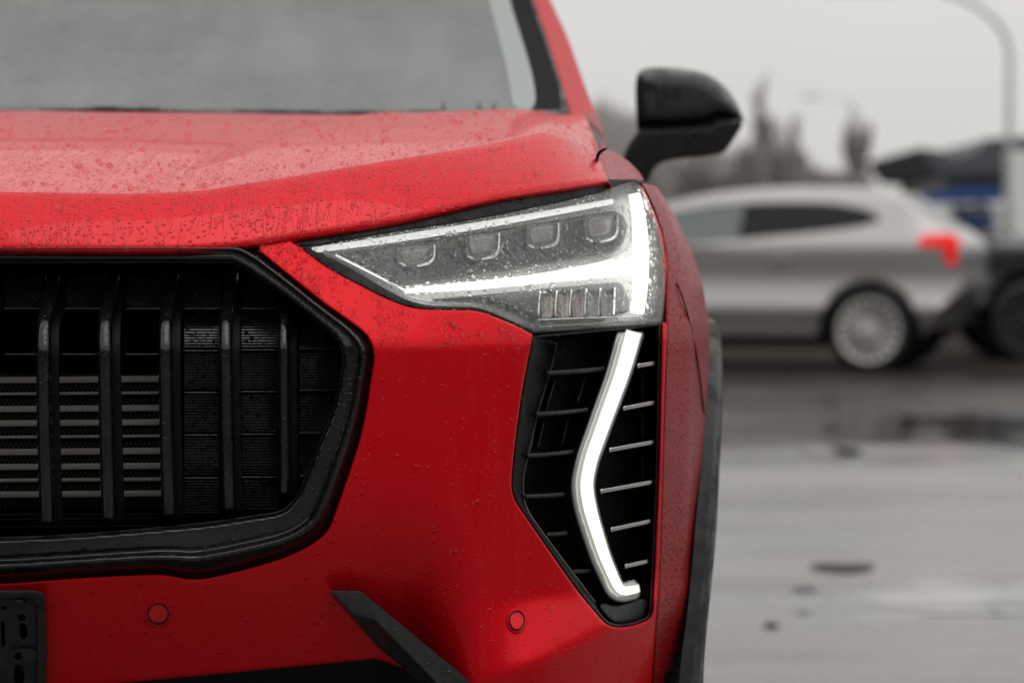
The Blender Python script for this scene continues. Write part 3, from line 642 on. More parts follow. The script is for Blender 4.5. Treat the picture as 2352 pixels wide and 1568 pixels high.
Fc = [(j*ns+i, j*ns+i+1, (j+1)*ns+i+1, (j+1)*ns+i) for j in range(nr-1) for i in range(ns-1)]
# right edge turned down
s0 = len(V); edge = np.array([r[-1] for r in rowsB]); V = np.vstack([V, edge+np.array([.004, 0, -.006]), edge+np.array([.003, 0, -.009])])
for j in range(nr-1):
    Fc.append((j*ns+ns-1, s0+j, s0+j+1, (j+1)*ns+ns-1)); Fc.append((s0+j, s0+nr+j, s0+nr+j+1, s0+j+1))
bonnet = mesh('bonnet', V, Fc, M_BONNET, car); mirror_x(bonnet)
# ------------------------------------------------ fender, side, arch
def g_(z): return np.interp(z, [.2, .45, .6, .86, .92, .95, 1.0, 1.05, 1.08, 1.12, 1.2], [.045, .012, 0, 0, .010, .020, .044, .078, .10, .125, .16])
YS = [2.62, 2.7, 2.8, 2.9, 3.0, 3.1, 3.3, 4.0, 5.0, 6.6]; XS = [.166, .200, .222, .236, .246, .253, .259, .262, .262, .235]
def Xs(Y): return np.interp(Y, YS, XS)
zs = np.r_[np.linspace(.25, .90, 34), np.linspace(.91, 1.035, 16)]
inx = np.array([(1500, 1750), (1506, 1440), (1514, 1300), (1521, 1050), (1528, 850), (1532, 745), (1534, 632), (1530, 575), (1520, 527), (1500, 472), (1480, 430), (1462, 405), (1440, 380)], float)[::-1]
iys = np.linspace(1900, 380, 400); ixs = np.interp(iys, inx[:, 1], inx[:, 0]); izs = P(ixs, iys, Dfront(ixs, iys)+.002)[:, 2]
rowsF = []
for z in zs:
    # find the pixel on the inner line that has this height
    y = float(np.interp(z, izs, iys)); x = float(np.interp(y, inx[:, 1], inx[:, 0])); p = P(x, y, float(Dfront(x, y))+.002)
    Xi, Yi = p[0], p[1]
    Yi = min(Yi, 2.92)
    Xe = .253-g_(z); r = []
    r.append((Xi-.004, Yi+.02, z)); r.append((Xi-.002, Yi+.004, z))
    for t in np.linspace(0, 1, 26)**1.3:
        Y = Yi+(3.1-Yi)*t; h = (Xs(2.62+.48*t)-.166)/(.253-.166); r.append((Xi+(Xe-Xi)*h, Y, z))
    for Y in np.linspace(3.13, 4.9, 26): r.append((Xs(Y)-g_(z), Y, z))
    rowsF.append(r)
nf = len(rowsF[0]); V = np.array(rowsF).reshape(-1, 3); Fc = []
WY, WZ, WR = 3.17, .37, .47
for j in range(len(zs)-1):
    for i in range(nf-1):
        q = [j*nf+i, j*nf+i+1, (j+1)*nf+i+1, (j+1)*nf+i]; c = V[q].mean(0)
        if (c[1]-WY)**2+(c[2]-WZ)**2 < (WR-.0)**2 or (c[2] < .37 and abs(c[1]-WY) < WR): continue
        Fc.append(tuple(q))
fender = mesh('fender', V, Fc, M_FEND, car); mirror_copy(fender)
def Xf(Y, z):
    i = int(np.argmin(np.abs(zs-z))); r = np.array(rowsF[i]); return float(np.interp(Y, r[2:, 1], r[2:, 0]))
sl = []
for px, py in cmr([(1556, 655), (1568, 692), (1584, 745), (1598, 810), (1608, 880), (1613, 940)], closed=False, n=5):
    Ys_ = np.linspace(2.68, 3.06, 160); e_ = [P(px, py, Y)[0]-Xf(Y, P(px, py, Y)[2]) for Y in Ys_]
    k = next((i for i, q in enumerate(e_) if q < 0), None)
    if k is None or k == 0: k = int(np.argmin(np.abs(e_)))
    p = P(px, py, Ys_[k]); sl.append(p+np.array([.0002, -.0008, 0]))
sl = np.array(sl); ti = np.linspace(0, 1, len(sl)); sl = np.stack([np.polyval(np.polyfit(ti, sl[:, k], 2), ti) for k in range(3)], 1)+np.array([.0005, -.001, 0])
mesh('shut_line', *tube(sl, .0009, 6), M_DARK, car)
panel('shut_gap', cmr([(1367, 366, 1), (1372, 350), (1386, 341), (1395, 341), (1384, 350), (1377, 358), (1374, 372, 1)], n=4), [], 2.70, M_DARK, car, step=6, r=0, skirt=.01, seg=3)
# shut line piece: top of the fender ahead of the mirror
ft = cmr([(1397, 415, 1), (1378, 385), (1370, 366), (1378, 352), (1392, 345), (1415, 352), (1445, 372), (1470, 398), (1479, 414, 1), (1440, 413)], n=5)
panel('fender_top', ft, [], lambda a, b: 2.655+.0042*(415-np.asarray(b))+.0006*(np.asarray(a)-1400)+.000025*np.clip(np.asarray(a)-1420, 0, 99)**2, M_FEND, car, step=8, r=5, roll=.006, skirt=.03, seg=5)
# strip between bonnet edge and pillar, side of the scuttle
sidep = cmr([(1310, 262, 1), (1345, 262), (1372, 268), (1384, 300), (1395, 345), (1430, 365), (1425, 400), (1380, 400), (1372, 345), (1384, 320), (1360, 290)], n=5)
panel('scuttle_side', sidep, [], lambda a, b: 3.42-.0035*(np.asarray(b)-262), M_FEND, car, step=9, r=7, roll=.02, skirt=.05, seg=6)
# arch trim: ring with a rounded lip
V = []; Fc = []; na = 50; prof = [(.498, -.002), (.492, .010), (.478, .015), (.455, .016), (.447, .012), (.444, -.01), (.444, -.06)]
for k in range(na):
    ph = math.radians(-8+196*k/(na-1))
    for rr, o in prof:
        Y = WY-rr*math.cos(ph); z = WZ+rr*math.sin(ph)*1.02
        V.append((Xs(max(Y, 2.66))-(0 if z > .8 else 0)-g_(max(.5, min(z, .9)))*.6+o, Y, z))
np_ = len(prof)
for k in range(na-1):
    for i in range(np_-1): Fc.append((k*np_+i, k*np_+i+1, (k+1)*np_+i+1, (k+1)*np_+i))
arch = mesh('wheel_arch_trim', V, Fc, M_GREY, car); mirror_copy(arch)
# tyre with lugs, rim
def wheel(nm, c, R, Wd, parent, side=1, mt=None, spokes=10, rimr=.62, rimmat=None, lugs=True):
    """axis along local x"""
    c = np.array(c, float); rf = rimr/.62; pr = [(-.5, .60*rf), (-.5, .66*rf), (-.54, .5*(.66*rf+.94)), (-.50, .93), (-.40, 1.0), (.40, 1.0), (.50, .93), (.54, .5*(.66*rf+.94)), (.5, .66*rf), (.5, .60*rf)]
    n = 48; V = []; Fc = []
    for k in range(n):
        a = 2*math.pi*k/n
        for (o, r) in pr:
            rr = r*R+((.006 if k % 2 else -.004) if (lugs and r > .9) else 0); V.append(c+np.array((o*Wd*side, rr*math.cos(a), rr*math.sin(a))))
    m = len(pr)
    for k in range(n):
        q = (k+1) % n
        for i in range(m-1): Fc.append((k*m+i, k*m+i+1, q*m+i+1, q*m+i))
    ty = mesh('tyre', V, Fc, M_TYRE, parent)
    V = []; Fc = []
    ring = [(.44, .66*rf), (.52, .64*rf), (.50, .60*rf), (.25, .57*rf), (.20, .57*rf)]
    rimo = []
    for k in range(n):
        a = 2*math.pi*k/n
        for (o, r) in ring: V.append(c+np.array((o*Wd*side, r*R*math.cos(a), r*R*math.sin(a))))
    m = len(ring)
    for k in range(n):
        q = (k+1) % n
        for i in range(m-1): Fc.append((k*m+i, k*m+i+1, q*m+i+1, q*m+i))
    parts = [(V, Fc)]
    hub = [(.46, 0.0), (.46, .10), (.42, .15), (.30, .17)]
    V = []; Fc = []
    for k in range(24):
        a = 2*math.pi*k/24
        for (o, r) in hub: V.append(c+np.array((o*Wd*side, r*R*math.cos(a), r*R*math.sin(a))))
    for k in range(24):
        q = (k+1) % 24
        for i in range(3): Fc.append((k*4+i, k*4+i+1, q*4+i+1, q*4+i))
    parts.append((V, Fc))
    rim_ = mesh('rim', *join(parts), rimmat, ty)
    V = []; Fc = []
    for k in range(36): a = 2*math.pi*k/36; V.append(c+np.array((.15*Wd*side, .585*rf*R*math.cos(a), .585*rf*R*math.sin(a))))
    Fc.append(tuple(range(36))); mesh('brake_disc', V, Fc, M_CAB, ty)
    for k in range(spokes):
        a = 2*math.pi*(k+.25)/spokes; u = np.array((0, math.cos(a), math.sin(a))); v = np.array((0, -math.sin(a), math.cos(a))); x = np.array((side*Wd, 0, 0)); hw = .60*math.pi*.35*R*rf/spokes
        w0, w1 = hw*.62, hw*1.15
        Vv = [c+u*.14*R+v*w0+x*.38, c+u*.14*R-v*w0+x*.38, c+u*.14*R+x*.45, c+u*.60*rf*R+v*w1+x*.40, c+u*.60*rf*R-v*w1+x*.40, c+u*.60*rf*R+x*.47]
        mesh('spoke', Vv, [(0, 2, 5, 3), (2, 1, 4, 5), (0, 3, 4, 1)], rimmat, ty, smooth=False)
    return ty
M_TYRE = plastic('wet_tyre_rubber', (.012, .012, .012), .5, dthr=.9)
M_RIM = mat('silver_wheel_paint', (.55, .54, .53), .3, .8)
t_ = wheel('wheel', (.095, WY, WZ), .372, .225, car, 1, spokes=10, rimmat=M_RIM)
# ------------------------------------------------ windscreen, pillar, cabin, roof
def Dws(a, b): return 3.40+.00185*(258-np.asarray(b, float))+.06*np.clip(np.asarray(a, float)/1300, -1, 1)**4
ws = cmr([(-1150, 252, 1), (0, 258, 1), (700, 268, 1), (1306, 272, 1), (1266, 120), (1222, 0), (1120, -280, 1), (-960, -280, 1)], n=4)
glass = cmr([(-1100, 252, 1), (0, 253, 1), (700, 262, 1), (1190, 262, 0), (1222, 252), (1230, 225), (1222, 170), (1196, 80), (1172, 0), (1125, -260, 1), (-900, -260, 1)], n=5)
wscr = panel('windscreen', glass, [], Dws, M_SCREEN, car, step=40, r=0, skirt=0, seg=14)
panel('glass_border', ws, [glass], lambda a, b: Dws(a, b)+.002, M_FRIT, wscr, step=16, r=0, skirt=.01, seg=10)
panel('pale_edge_band', cmr([(1085, -250, 1), (1125, 0), (1162, 150), (1178, 235), (1192, 250), (1212, 252), (1226, 240), (1228, 215), (1218, 160), (1194, 80), (1170, 0), (1122, -250, 1)], n=5), [], lambda a, b: Dws(a, b)-.001, M_BAND, wscr, step=14, r=0, skirt=0, seg=8)  # paler strip along the right edge of the glass
panel('windscreen_seal', ribbon(resample(np.array([(-1100, 246), (0, 251), (200, 252), (700, 256), (1306, 258)], float), 30, closed=False), 9), [], lambda a, b: Dws(a, b)-.015, M_RUB, wscr, step=20, r=3, roll=.004, skirt=.02, seg=10)
panel('wiper', ribbon(resample(np.array([(120, 253), (230, 247), (300, 247), (430, 255), (620, 262)], float), 20, closed=False), [2, 8, 8, 5, 2]), [], lambda a, b: Dws(a, b)-.035, M_RUB, wscr, step=20, r=2, roll=.004, skirt=.01, seg=8)
pil = cmr([(1224, 0, 1), (1268, 128), (1310, 265, 1), (1376, 285, 1), (1368, 262), (1341, 190), (1303, 85), (1264, 0, 1), (1150, -280, 1), (1118, -280, 1)], n=6)
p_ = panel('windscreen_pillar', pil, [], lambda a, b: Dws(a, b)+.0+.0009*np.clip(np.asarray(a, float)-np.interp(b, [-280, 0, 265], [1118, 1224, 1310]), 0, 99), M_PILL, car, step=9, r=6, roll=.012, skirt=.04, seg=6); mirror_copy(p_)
panel('pillar_seal', ribbon(resample(np.array([(1113, -280), (1221, 0), (1265, 128), (1306, 262)], float), 12, closed=False), 6), [], lambda a, b: Dws(a, b)-.004, M_RUB, car, step=9, r=2, roll=.002, skirt=.02, seg=8)
panel('corner_trim', cmr([(1286, 215), (1296, 212), (1308, 262), (1290, 264)], n=3), [], lambda a, b: Dws(a, b)-.006, M_RUB, car, step=9, r=3, roll=.004, skirt=.01, seg=5)
# roof, cabin shell, side glass, tail: simple closed upper body
def hull():
    st = [(4.12, .52, 1.50), (4.35, .58, 1.565), (4.9, .60, 1.59), (5.6, .59, 1.575), (6.2, .56, 1.52), (6.55, .53, 1.44)]
    V = []; n = 13
    for Y, hw, zt in st:
        for k in range(n):
            x = -1+2*k/(n-1); V.append((-.69+x*hw, Y, zt-.05*abs(x)**4-.02*x*x))
    Fc = [(j*n+i, j*n+i+1, (j+1)*n+i+1, (j+1)*n+i) for j in range(len(st)-1) for i in range(n-1)]
    mesh('roof', V, Fc, M_FEND, car)
    for s in (1,):
        X0 = lambda Y: -.69+(.60 if Y > 4.5 else .58)
        V = [(.115, 3.75, 1.10), (.10, 6.3, 1.14), (-.13, 6.2, 1.47), (-.09, 4.9, 1.53), (-.105, 4.35, 1.51), (-.16, 4.12, 1.44)]
        sw = mesh('side_window', V, [(0, 1, 2, 3, 4, 5)], M_FRIT, car, smooth=False); mirror_copy(sw)
    V = [(-1.5, 6.6, .3), (.12, 6.6, .3), (.12, 6.6, 1.05), (-1.5, 6.6, 1.05), (-1.35, 6.45, 1.45), (-.03, 6.45, 1.45)]
    mesh('tailgate', V, [(0, 1, 2, 3), (3, 2, 5, 4)], M_FEND, car, smooth=False)
    V, Fc = box(-1.50, .20, 4.9, 6.6, .3, 1.08); mesh('rear_body', V, Fc, M_FEND, car, smooth=False)
    V, Fc = box(-1.42, .05, 3.55, 4.2, .9, 1.10); mesh('dashboard', V, Fc, M_CAB, car, smooth=False)
    V, Fc = box(-1.40, .02, 4.9, 5.1, .9, 1.50); mesh('seat_backs', V, Fc, M_CAB, car, smooth=False)
    V, Fc = box(-1.55, .12, 2.95, 3.5, .25, .86); mesh('engine_bay', V, Fc, M_DARK, car, smooth=False)
hull()
# ------------------------------------------------ door mirror
Dm = lambda a, b: 3.82+.0004*(np.asarray(a, float)-1460)
mcap = cmr([(1463, 290, 1), (1460, 240), (1460, 195), (1466, 168), (1485, 157), (1530, 155), (1600, 163), (1648, 184), (1678, 214), (1697, 247), (1706, 270, 1), (1650, 270, 1), (1622, 284, 1), (1540, 290)], n=6)
mir = panel('door_mirror', mcap, [], Dm, M_MIRR if 'M_MIRR' in globals() else M_BLACK, car, step=9, r=34, roll=.06, skirt=.07, seg=6, back=True)
mlow = cmr([(1468, 298, 1), (1625, 292), (1652, 277, 1), (1708, 275, 1), (1700, 298), (1672, 340), (1655, 353), (1610, 361), (1555, 366), (1520, 374), (1502, 392), (1487, 422, 1), (1458, 405), (1432, 372), (1440, 340), (1455, 315)], n=6)
panel('mirror_base', mlow, [], lambda a, b: Dm(a, b)+.0, M_BLACK, mir, step=9, r=8, roll=.012, skirt=.07, seg=6, back=True)
panel('mirror_groove', cmr([(1462, 286, 1), (1625, 281), (1650, 268, 1), (1708, 268, 1), (1708, 280, 1), (1655, 281), (1628, 296), (1464, 302, 1)], n=5), [], lambda a, b: Dm(a, b)+.045, M_SATIN, mir, step=9, r=2, roll=.002, skirt=.04, seg=6)

# ================================================================== BACKGROUND CARS
def generic_car(name, label, cat, wc_px, D, S, yaw, side_px, win_px, tail_px, wheels_px, R_px, paint, prof, width, gl, archR, rimmat, top_split=None, nsp=18):
    global WORLDSPACE
    w0 = P(wc_px[0], wc_px[1], D); gz = 0
    root = empty(name, (w0[0], w0[1], 0), yaw); tag(root, label, cat, None)
    zc = R_px/S
    conv = lambda pts: np.array([((p[0]-wc_px[0])/S, zc-(p[1]-wc_px[1])/S) for p in pts])
    WORLDSPACE = False
    def side(a, b, off):            # a along the car, b height
        y = np.interp(b, prof[0], prof[1]); y = y+.10*np.clip((np.abs(a-amid)/alen-.78)/.22, 0, 1)**2*1.6
        return np.stack(np.broadcast_arrays(a, y+off, b), -1)
    outl = conv(cmr(side_px, n=6)); amid = (outl[:, 0].max()+outl[:, 0].min())/2; alen = (outl[:, 0].max()-outl[:, 0].min())/2
    wins = [(nm, conv(cmr(pp, n=6)), m) for nm, pp, m in win_px]
    dlo = [conv(cmr(top_split, n=6))] if top_split else []
    kw = dict(step=.07, seg=.04, r=.03, roll=.01, skirt=.05)
    b1 = panel('body_side', outl, dlo, None, paint, root, mapf=side, flip=True, **kw)
    b2 = panel('body_side', outl, dlo, None, paint, root, mapf=lambda a, b, off: side(a, b, off)*np.array([1, -1, 1])+np.array([0, width, 0]), **kw)
    for nm, q, m in wins:
        o = panel(nm, q, [], None, m, root, step=.1, seg=.05, r=0, skirt=0, mapf=lambda a, b, off: side(a, b, off+.012), flip=True)
        panel(nm, q, [], None, m, root, step=.1, seg=.05, r=0, skirt=0, mapf=lambda a, b, off: (side(a, b, off+.012))*np.array([1, -1, 1])+np.array([0, width, 0]))
    # skin across the car
    lp = resample(outl, .05); up = lp[(lp[:, 1] > .32)]
    # order along the top from front to back: take the loop part that is not arch or sill
    lo_i = [i for i in range(len(lp)) if lp[i, 1] > .33 and min((lp[i, 0]-conv([wq])[0][0])**2+(lp[i, 1]-zc)**2 for wq in wheels_px)**.5 > archR/S*1.06]
    V = []; nn = 9
    for i in range(len(lp)):
        a, b = lp[i]; s0 = side(a, b, .01)[1]
        for k in range(nn): t = k/(nn-1); V.append((a, s0+(width-2*s0)*t, b+.035*math.sin(math.pi*t)**.5*(b > 1.2)))
    Fp = []; Fg = []; sset = set(lo_i)
    for i in range(len(lp)):
        j = (i+1) % len(lp)
        if i in sset and j in sset:
            a, b = (lp[i]+lp[j])/2
            g_here = any(x0 < a < x1 and b > zmin for x0, x1, zmin in gl)
            for k in range(nn-1): (Fg if (g_here and 0 < k < nn-2) else Fp).append((i*nn+k, i*nn+k+1, j*nn+k+1, j*nn+k))
    mesh('body_shell', V, Fp, paint, root)
    if Fg: mesh('end_glass', V, Fg, M_TINT, root)
    mesh('underbody', *box(outl[:, 0].min()+.45, outl[:, 0].max()-.45, .43, width-.43, .2, .8), M_DARK, root, smooth=False)
    for nm, pp, off, m, sk in tail_px:
        q = conv(cmr(pp, n=5))
        panel(nm, q, [], None, m, root, step=.06, seg=.03, r=.015, roll=.01, skirt=sk, mapf=lambda a, b, o_: side(a, b, off+o_), flip=True)
    for wq in wheels_px:
        a = conv([wq])[0][0]
        V = []; Fc = []; rr = archR/S*1.01; m = 17
        for ya, yb in ((.05, .42), (width-.05, width-.42)):
            V = [(a+rr*math.cos(t), yy, zc+rr*math.sin(t)) for yy in (ya, yb) for t in np.radians(np.linspace(-12, 192, m))]
            mesh('wheel_well', V, [(k, k+1, m+k+1, m+k) for k in range(m-1)]+[tuple(range(m, 2*m))], M_DARK, root, smooth=False)
        for yy, sd in ((.14, -1), (width-.14, 1)):
            # wheel axis along x in the builder: swap axes afterwards
            ty = wheel('wheel', (0, 0, 0), zc*1.0, .21, root, 1, spokes=nsp, rimmat=rimmat, lugs=False, rimr=.74)
            for ob in [ty]+list(ty.children):
                for v in ob.data.vertices:
                    x, y, z = v.co; v.co = (a+y, yy+sd*x, z+zc)
    WORLDSPACE = True
    return root
M_SILV = mat('wet_silver_paint', (.43, .413, .404), .36, .4, .5, .05)
M_DGREY = mat('dark_grey_paint', (.045, .048, .052), .35, .3, 1, .06)
M_TINT = mat('tinted_glass', (.006, .006, .006), .12, 0, 0, spec=.25)
M_CLRW = mat('pale_side_glass', (.07, .09, .083), .12, 0, 1)
M_TAIL = mat('lit_red_tail_light', (.4, .002, .002), .3, spec=.2, emis=(1, .010, .008), estr=.5)
M_RIMS = mat('dull_alloy', (.62, .60, .58), .4, .3)
def arch_pts(cx, cy, r, a0=0, a1=180, n=12):
    return [(cx+r*math.cos(math.radians(a0+(a1-a0)*k/n)), cy-r*math.sin(math.radians(a0+(a1-a0)*k/n))) for k in range(n+1)]
def seg_arch(cx, cy, r):
    p = arch_pts(cx, cy, r, -6, 186); return [(p[0][0], p[0][1], 1)]+p[1:-1]+[(p[-1][0], p[-1][1], 1)]
side = [(1300, 527), (1400, 492), (1500, 460), (1600, 441), (1720, 430), (1860, 429), (1980, 437), (2052, 452), (2075, 470), (2120, 505), (2165, 530), (2186, 548), (2194, 580), (2192, 620), (2198, 648), (2190, 672), (2160, 700), (2125, 742, 1)]+seg_arch(1993, 760, 118)+seg_arch(1259, 760, 118)+[(1120, 745, 1), (1000, 735), (985, 690), (982, 630), (995, 590), (1060, 562), (1180, 541)]
dlo = [(1330, 548, 1), (1440, 505), (1530, 481), (1620, 467), (1750, 461), (1880, 464), (1960, 476), (1998, 491), (2014, 503, 1), (1960, 519), (1850, 532), (1700, 546), (1560, 557), (1420, 561)]
profz = [0.1, .34, .42, .54, .62, .80, .96, 1.08, 1.14, 1.45, 1.62]; profy = [.14, .09, .06, .0, .045, .08, .05, .035, .085, .26, .42]
generic_car('silver_car', 'silver car parked side on behind the red car, red tail light lit', 'car', (1993, 757), 20.4, 272, -math.radians(20), side,
            [('front_window', [(1335, 546, 1), (1440, 507), (1530, 483), (1620, 469), (1685, 465, 1), (1680, 546, 1), (1560, 555), (1420, 559)], M_CLRW),
             ('rear_window', [(1692, 464, 1), (1750, 463), (1880, 466), (1960, 478), (1996, 492), (2010, 503, 1), (1960, 517), (1850, 530), (1687, 545, 1)], M_TINT)],
            [('tail_light', [(2104, 542, 1), (2135, 535), (2178, 535), (2190, 550), (2188, 590), (2180, 612, 1), (2166, 598), (2160, 568), (2106, 560, 1)], -.02, M_TAIL, .12),
             ('fuel_flap', [(1880, 575, 1), (1935, 570, 1), (1932, 605, 1), (1884, 610, 1)], .002, M_SILV, .01), ('door_handle', [(1760, 590), (1810, 586), (1811, 594), (1762, 598)], -.03, M_SILV, .03)],
            [(1993, 757), (1259, 757)], 96, M_SILV, (profz, profy), 1.86, [(.22, .62, 1.02), (-2.6, -1.75, .9)], 116, M_RIMS, dlo)
side2 = [(2200, 600), (2205, 565), (2235, 548), (2330, 540), (2450, 530), (2560, 470), (2640, 440), (2800, 432), (3050, 440), (3200, 500), (3330, 560), (3340, 640), (3330, 735, 1)]+seg_arch(3140, 745, 120)+seg_arch(2370, 745, 120)+[(2225, 740, 1), (2195, 700), (2196, 640)]
generic_car('dark_car', 'dark grey car behind the silver one, cut by the right edge of the photo', 'car', (2370, 745), 22.5, 258, 0.0, side2,
            [('side_window', [(2520, 535, 1), (2600, 475), (2680, 455), (2800, 448), (3000, 455), (3090, 500), (3100, 535, 1)], M_TINT)],
            [('headlight', [(2203, 580), (2240, 572), (2262, 585), (2210, 603)], -.01, M_GUIDE, .05)],
            [(2370, 745), (3140, 745)], 98, M_DGREY, (profz, profy), 1.86, [(.55, 1.0, 1.05)], 118, M_CAB, [(2515, 540, 1), (2598, 470), (2680, 450), (2800, 443), (3000, 450), (3098, 497), (3106, 540, 1)], nsp=10)

# ================================================================== FAR BACKGROUND
M_BARK = mat('hazed_bark', (.27, .245, .235), .9); M_TWIG = mat('hazed_twigs', (.33, .30, .285), .9)  # both tones lightened to paint in the distance haze
def tree(px, base_D, h, spread, name='bare_tree', label='', seed=0, upright=False, group=None):
    r = random.Random(seed); b = P(px, 600, base_D); root = empty(name, (float(b[0]), base_D, 0)); tag(root, label, 'tree', group)
    global WORLDSPACE; WORLDSPACE = False
    trunk = []; twigs = []
    def grow(p, d, ln, rad, lev):
        n = 4; path = [p]; q = np.array(p)
        for i in range(n): d = d+np.array([r.gauss(0, .09), r.gauss(0, .09), .05+(.1 if upright else 0)]); d = d/np.linalg.norm(d); q = q+d*ln/n; path.append(q)
        (trunk if lev < 2 else twigs).append(tube(path, np.linspace(max(rad, .026), max(rad*.5, .019), n+1), 5 if lev < 2 else 3))
        if lev >= 4: return
        for k in range(6 if lev == 0 else 5):
            f = r.uniform(.3, 1.0); i = min(n-1, int(f*n)); pp = path[i]+(path[i+1]-path[i])*(f*n-i)
            az = r.uniform(0, 2*math.pi); sp_ = spread*(.35 if upright else 1)*r.uniform(.6, 1.1)
            nd = d*.7+np.array([math.cos(az)*sp_, math.sin(az)*sp_, .35]); grow(pp, nd/np.linalg.norm(nd), ln*r.uniform(.5, .72), rad*.42, lev+1)
    grow(np.zeros(3), np.array([0, 0, 1.]), h*.55, h*.026, 0)
    mesh('trunk', *join(trunk), M_BARK, root); mesh('crown', *join(twigs), M_TWIG, root)
    WORLDSPACE = True
    return root
def zpx(y, D): return float(P(0, y, D)[2])
for k, (px, ytop, D, up, lab) in enumerate([(1768, 285, 80, True, 'tallest bare tree of the clump above the silver roof'), (1725, 345, 78, True, 'bare tree left of the tallest one, above the silver roof'), (1815, 345, 82, True, 'bare tree right of the tallest one, above the silver roof'),
                                            (1680, 350, 84, False, 'bare tree beside the mirror, at the left of the clump'), (1975, 305, 96, True, 'lone narrow tree standing between the clump and the canopy'), (1935, 395, 95, False, 'low bare bush left of the lone narrow tree'), (1845, 385, 80, False, 'low bare tree at the right end of the clump'),
                                            (1640, 345, 86, False, 'bare tree half hidden under the mirror')]):
    tree(px, D, zpx(ytop, D)*1.0, .75, 'bare_tree', lab, seed=k+3, upright=up)
# wooded rise behind the lot
def wood():
    r = random.Random(5); V = []; Fc = []; parts = []
    for i in range(420):
        px = r.uniform(1250, 1880); D = r.uniform(98, 125)
        yt = np.interp(px, [1250, 1380, 1450, 1560, 1640, 1740, 1850], [268, 270, 290, 350, 382, 402, 440])+r.uniform(0, 26)
        p = P(px, 600, D); z = zpx(yt, D)
        for q in range(16):
            a = r.uniform(0, 6.28); l = r.uniform(.3, 1.5); hz = z*r.uniform(.15, 1)
            c = np.array([p[0]+r.gauss(0, .8), D+r.gauss(0, .8), hz]); d = np.array([math.cos(a)*l*.5, .2, l]); wv = np.array([.16, 0, 0])
            s = len(V); V += [c-wv, c+wv, c+d]; Fc.append((s, s+1, s+2))
        V2, F2 = tube([np.array([p[0], D, 0]), np.array([p[0]+r.gauss(0, .3), D, z])], [.35, .05], 4); s = len(V); V += V2; Fc += [tuple(i+s for i in f) for f in F2]
    tag(mesh('far_wood', V, Fc, M_TWIG, smooth=False), 'mass of bare brown trees behind the mirror', 'wood', kind='stuff')
wood()
V = []; Fc = []
xs = np.linspace(-60, 260, 60)
for i, x in enumerate(xs):
    h = 3.2*math.exp(-((x-6)/16)**2)+1.1+.5*math.sin(x*.21)
    V += [(x, 128, -1), (x, 132, h*.6), (x, 145, h), (x, 220, h*.8)]
for i in range(len(xs)-1):
    for k in range(3): Fc.append((i*4+k, (i+1)*4+k, (i+1)*4+k+1, i*4+k+1))
n0 = len(V); arc = np.radians(np.linspace(118, 395, 90))     # unseen bank added round behind the camera to darken the paint's reflections
for i, t in enumerate(arc):
    k = min(1, i/10, (89-i)/10); h = (14+1.6*math.sin(i*.7)+.9*math.sin(i*1.9))*k
    for rr, hh in ((44, -.5), (48, h*.6), (53, h), (80, h*1.2)): V.append((rr*math.cos(t), 15+rr*math.sin(t), hh))
for i in range(89):
    for k in range(3): Fc.append((n0+i*4+k, n0+(i+1)*4+k, n0+(i+1)*4+k+1, n0+i*4+k+1))
tag(mesh('hill_and_added_bank', V, Fc, mat('far_hill_earth', (.13, .12, .11), .95)), kind='structure')
# lamp posts
M_POST = mat('galvanised_post', (.5, .5, .5), .5, .3)
def lamp(px, ytop, D, armpx, army, rad, label, nm='street_lamp', d_head=True):
    global WORLDSPACE; WORLDSPACE = False
    x = float(P(px, 600, D)[0]); zt = zpx(ytop, D); root = empty(nm, (x, D, 0)); tag(root, label, 'street lamp')
    ax = float(P(armpx, 600, D)[0])-x; az = zpx(army, D)
    post = [np.array([0, 0, 0.]), np.array([0, 0, zt*.5]), np.array([0, 0, zt])]
    for t in np.linspace(.15, 1, 9): post.append(np.array([ax*(1-math.cos(t*math.pi/2)), 0, zt+(az-zt)*math.sin(t*math.pi/2)]))
    mesh('post', *tube(post, np.r_[rad*1.5, rad*1.2, rad, np.linspace(rad, rad*.6, 9)], 10), M_POST, root)
    V, Fc = box(ax-1.0, ax+.05, -.15, .15, az-.12, az+.05); V = [(vx, vy*(1 if vx > ax-.5 else .6), vz) for vx, vy, vz in V]
    mesh('lamp_head', V, Fc, M_POST, root, smooth=False)
    WORLDSPACE = True
lamp(2316, 125, 38, 2040, -34, .047, 'curved grey street lamp at the right edge, rising behind the canopy')
lamp(1968, 262, 130, 1880, 222, .045, 'faint distant street lamp behind the lone narrow tree')
# filling station: canopy, blue band, pillars
M_ROOF = mat('dark_canopy_roof', (.075, .078, .085), .6); M_BLUE = mat('blue_fascia', (.015, .055, .20), .5); M_WHT = mat('white_panel', (.8, .8, .79), .6); M_DGL = mat('shop_glass', (.10, .11, .12), .2)
st = empty('filling_station', (float(P(2300, 600, 60)[0]), 60, 0)); tag(st, 'filling station with dark pitched canopy and blue fascia at the right edge', 'building')
def bxp(nm, x0, x1, y0, y1, D, dep, m, parent=st):
    a = P(x0, y0, D); b = P(x1, y1, D); V, Fc = box(a[0], b[0], D, D+dep, b[2], a[2]); return mesh(nm, V, Fc, m, parent, smooth=False)
def prismp(nm, pts, D, dep, m, parent=st):
    n = len(pts); V = [P(x, y, D) for x, y in pts]; V += [v+np.array([0, dep, 0]) for v in V]
    Fc = [tuple(range(n)), tuple(range(n, 2*n))[::-1]]+[(i, n+i, n+(i+1) % n, (i+1) % n) for i in range(n)]
    return mesh(nm, V, Fc, m, parent, smooth=False)
prismp('canopy_roof', [(2112, 340), (2150, 344), (2190, 362), (2240, 350), (2270, 318), (2700, 300), (2700, 390), (2240, 398), (2180, 400), (2150, 395)], 60, 9, M_ROOF)
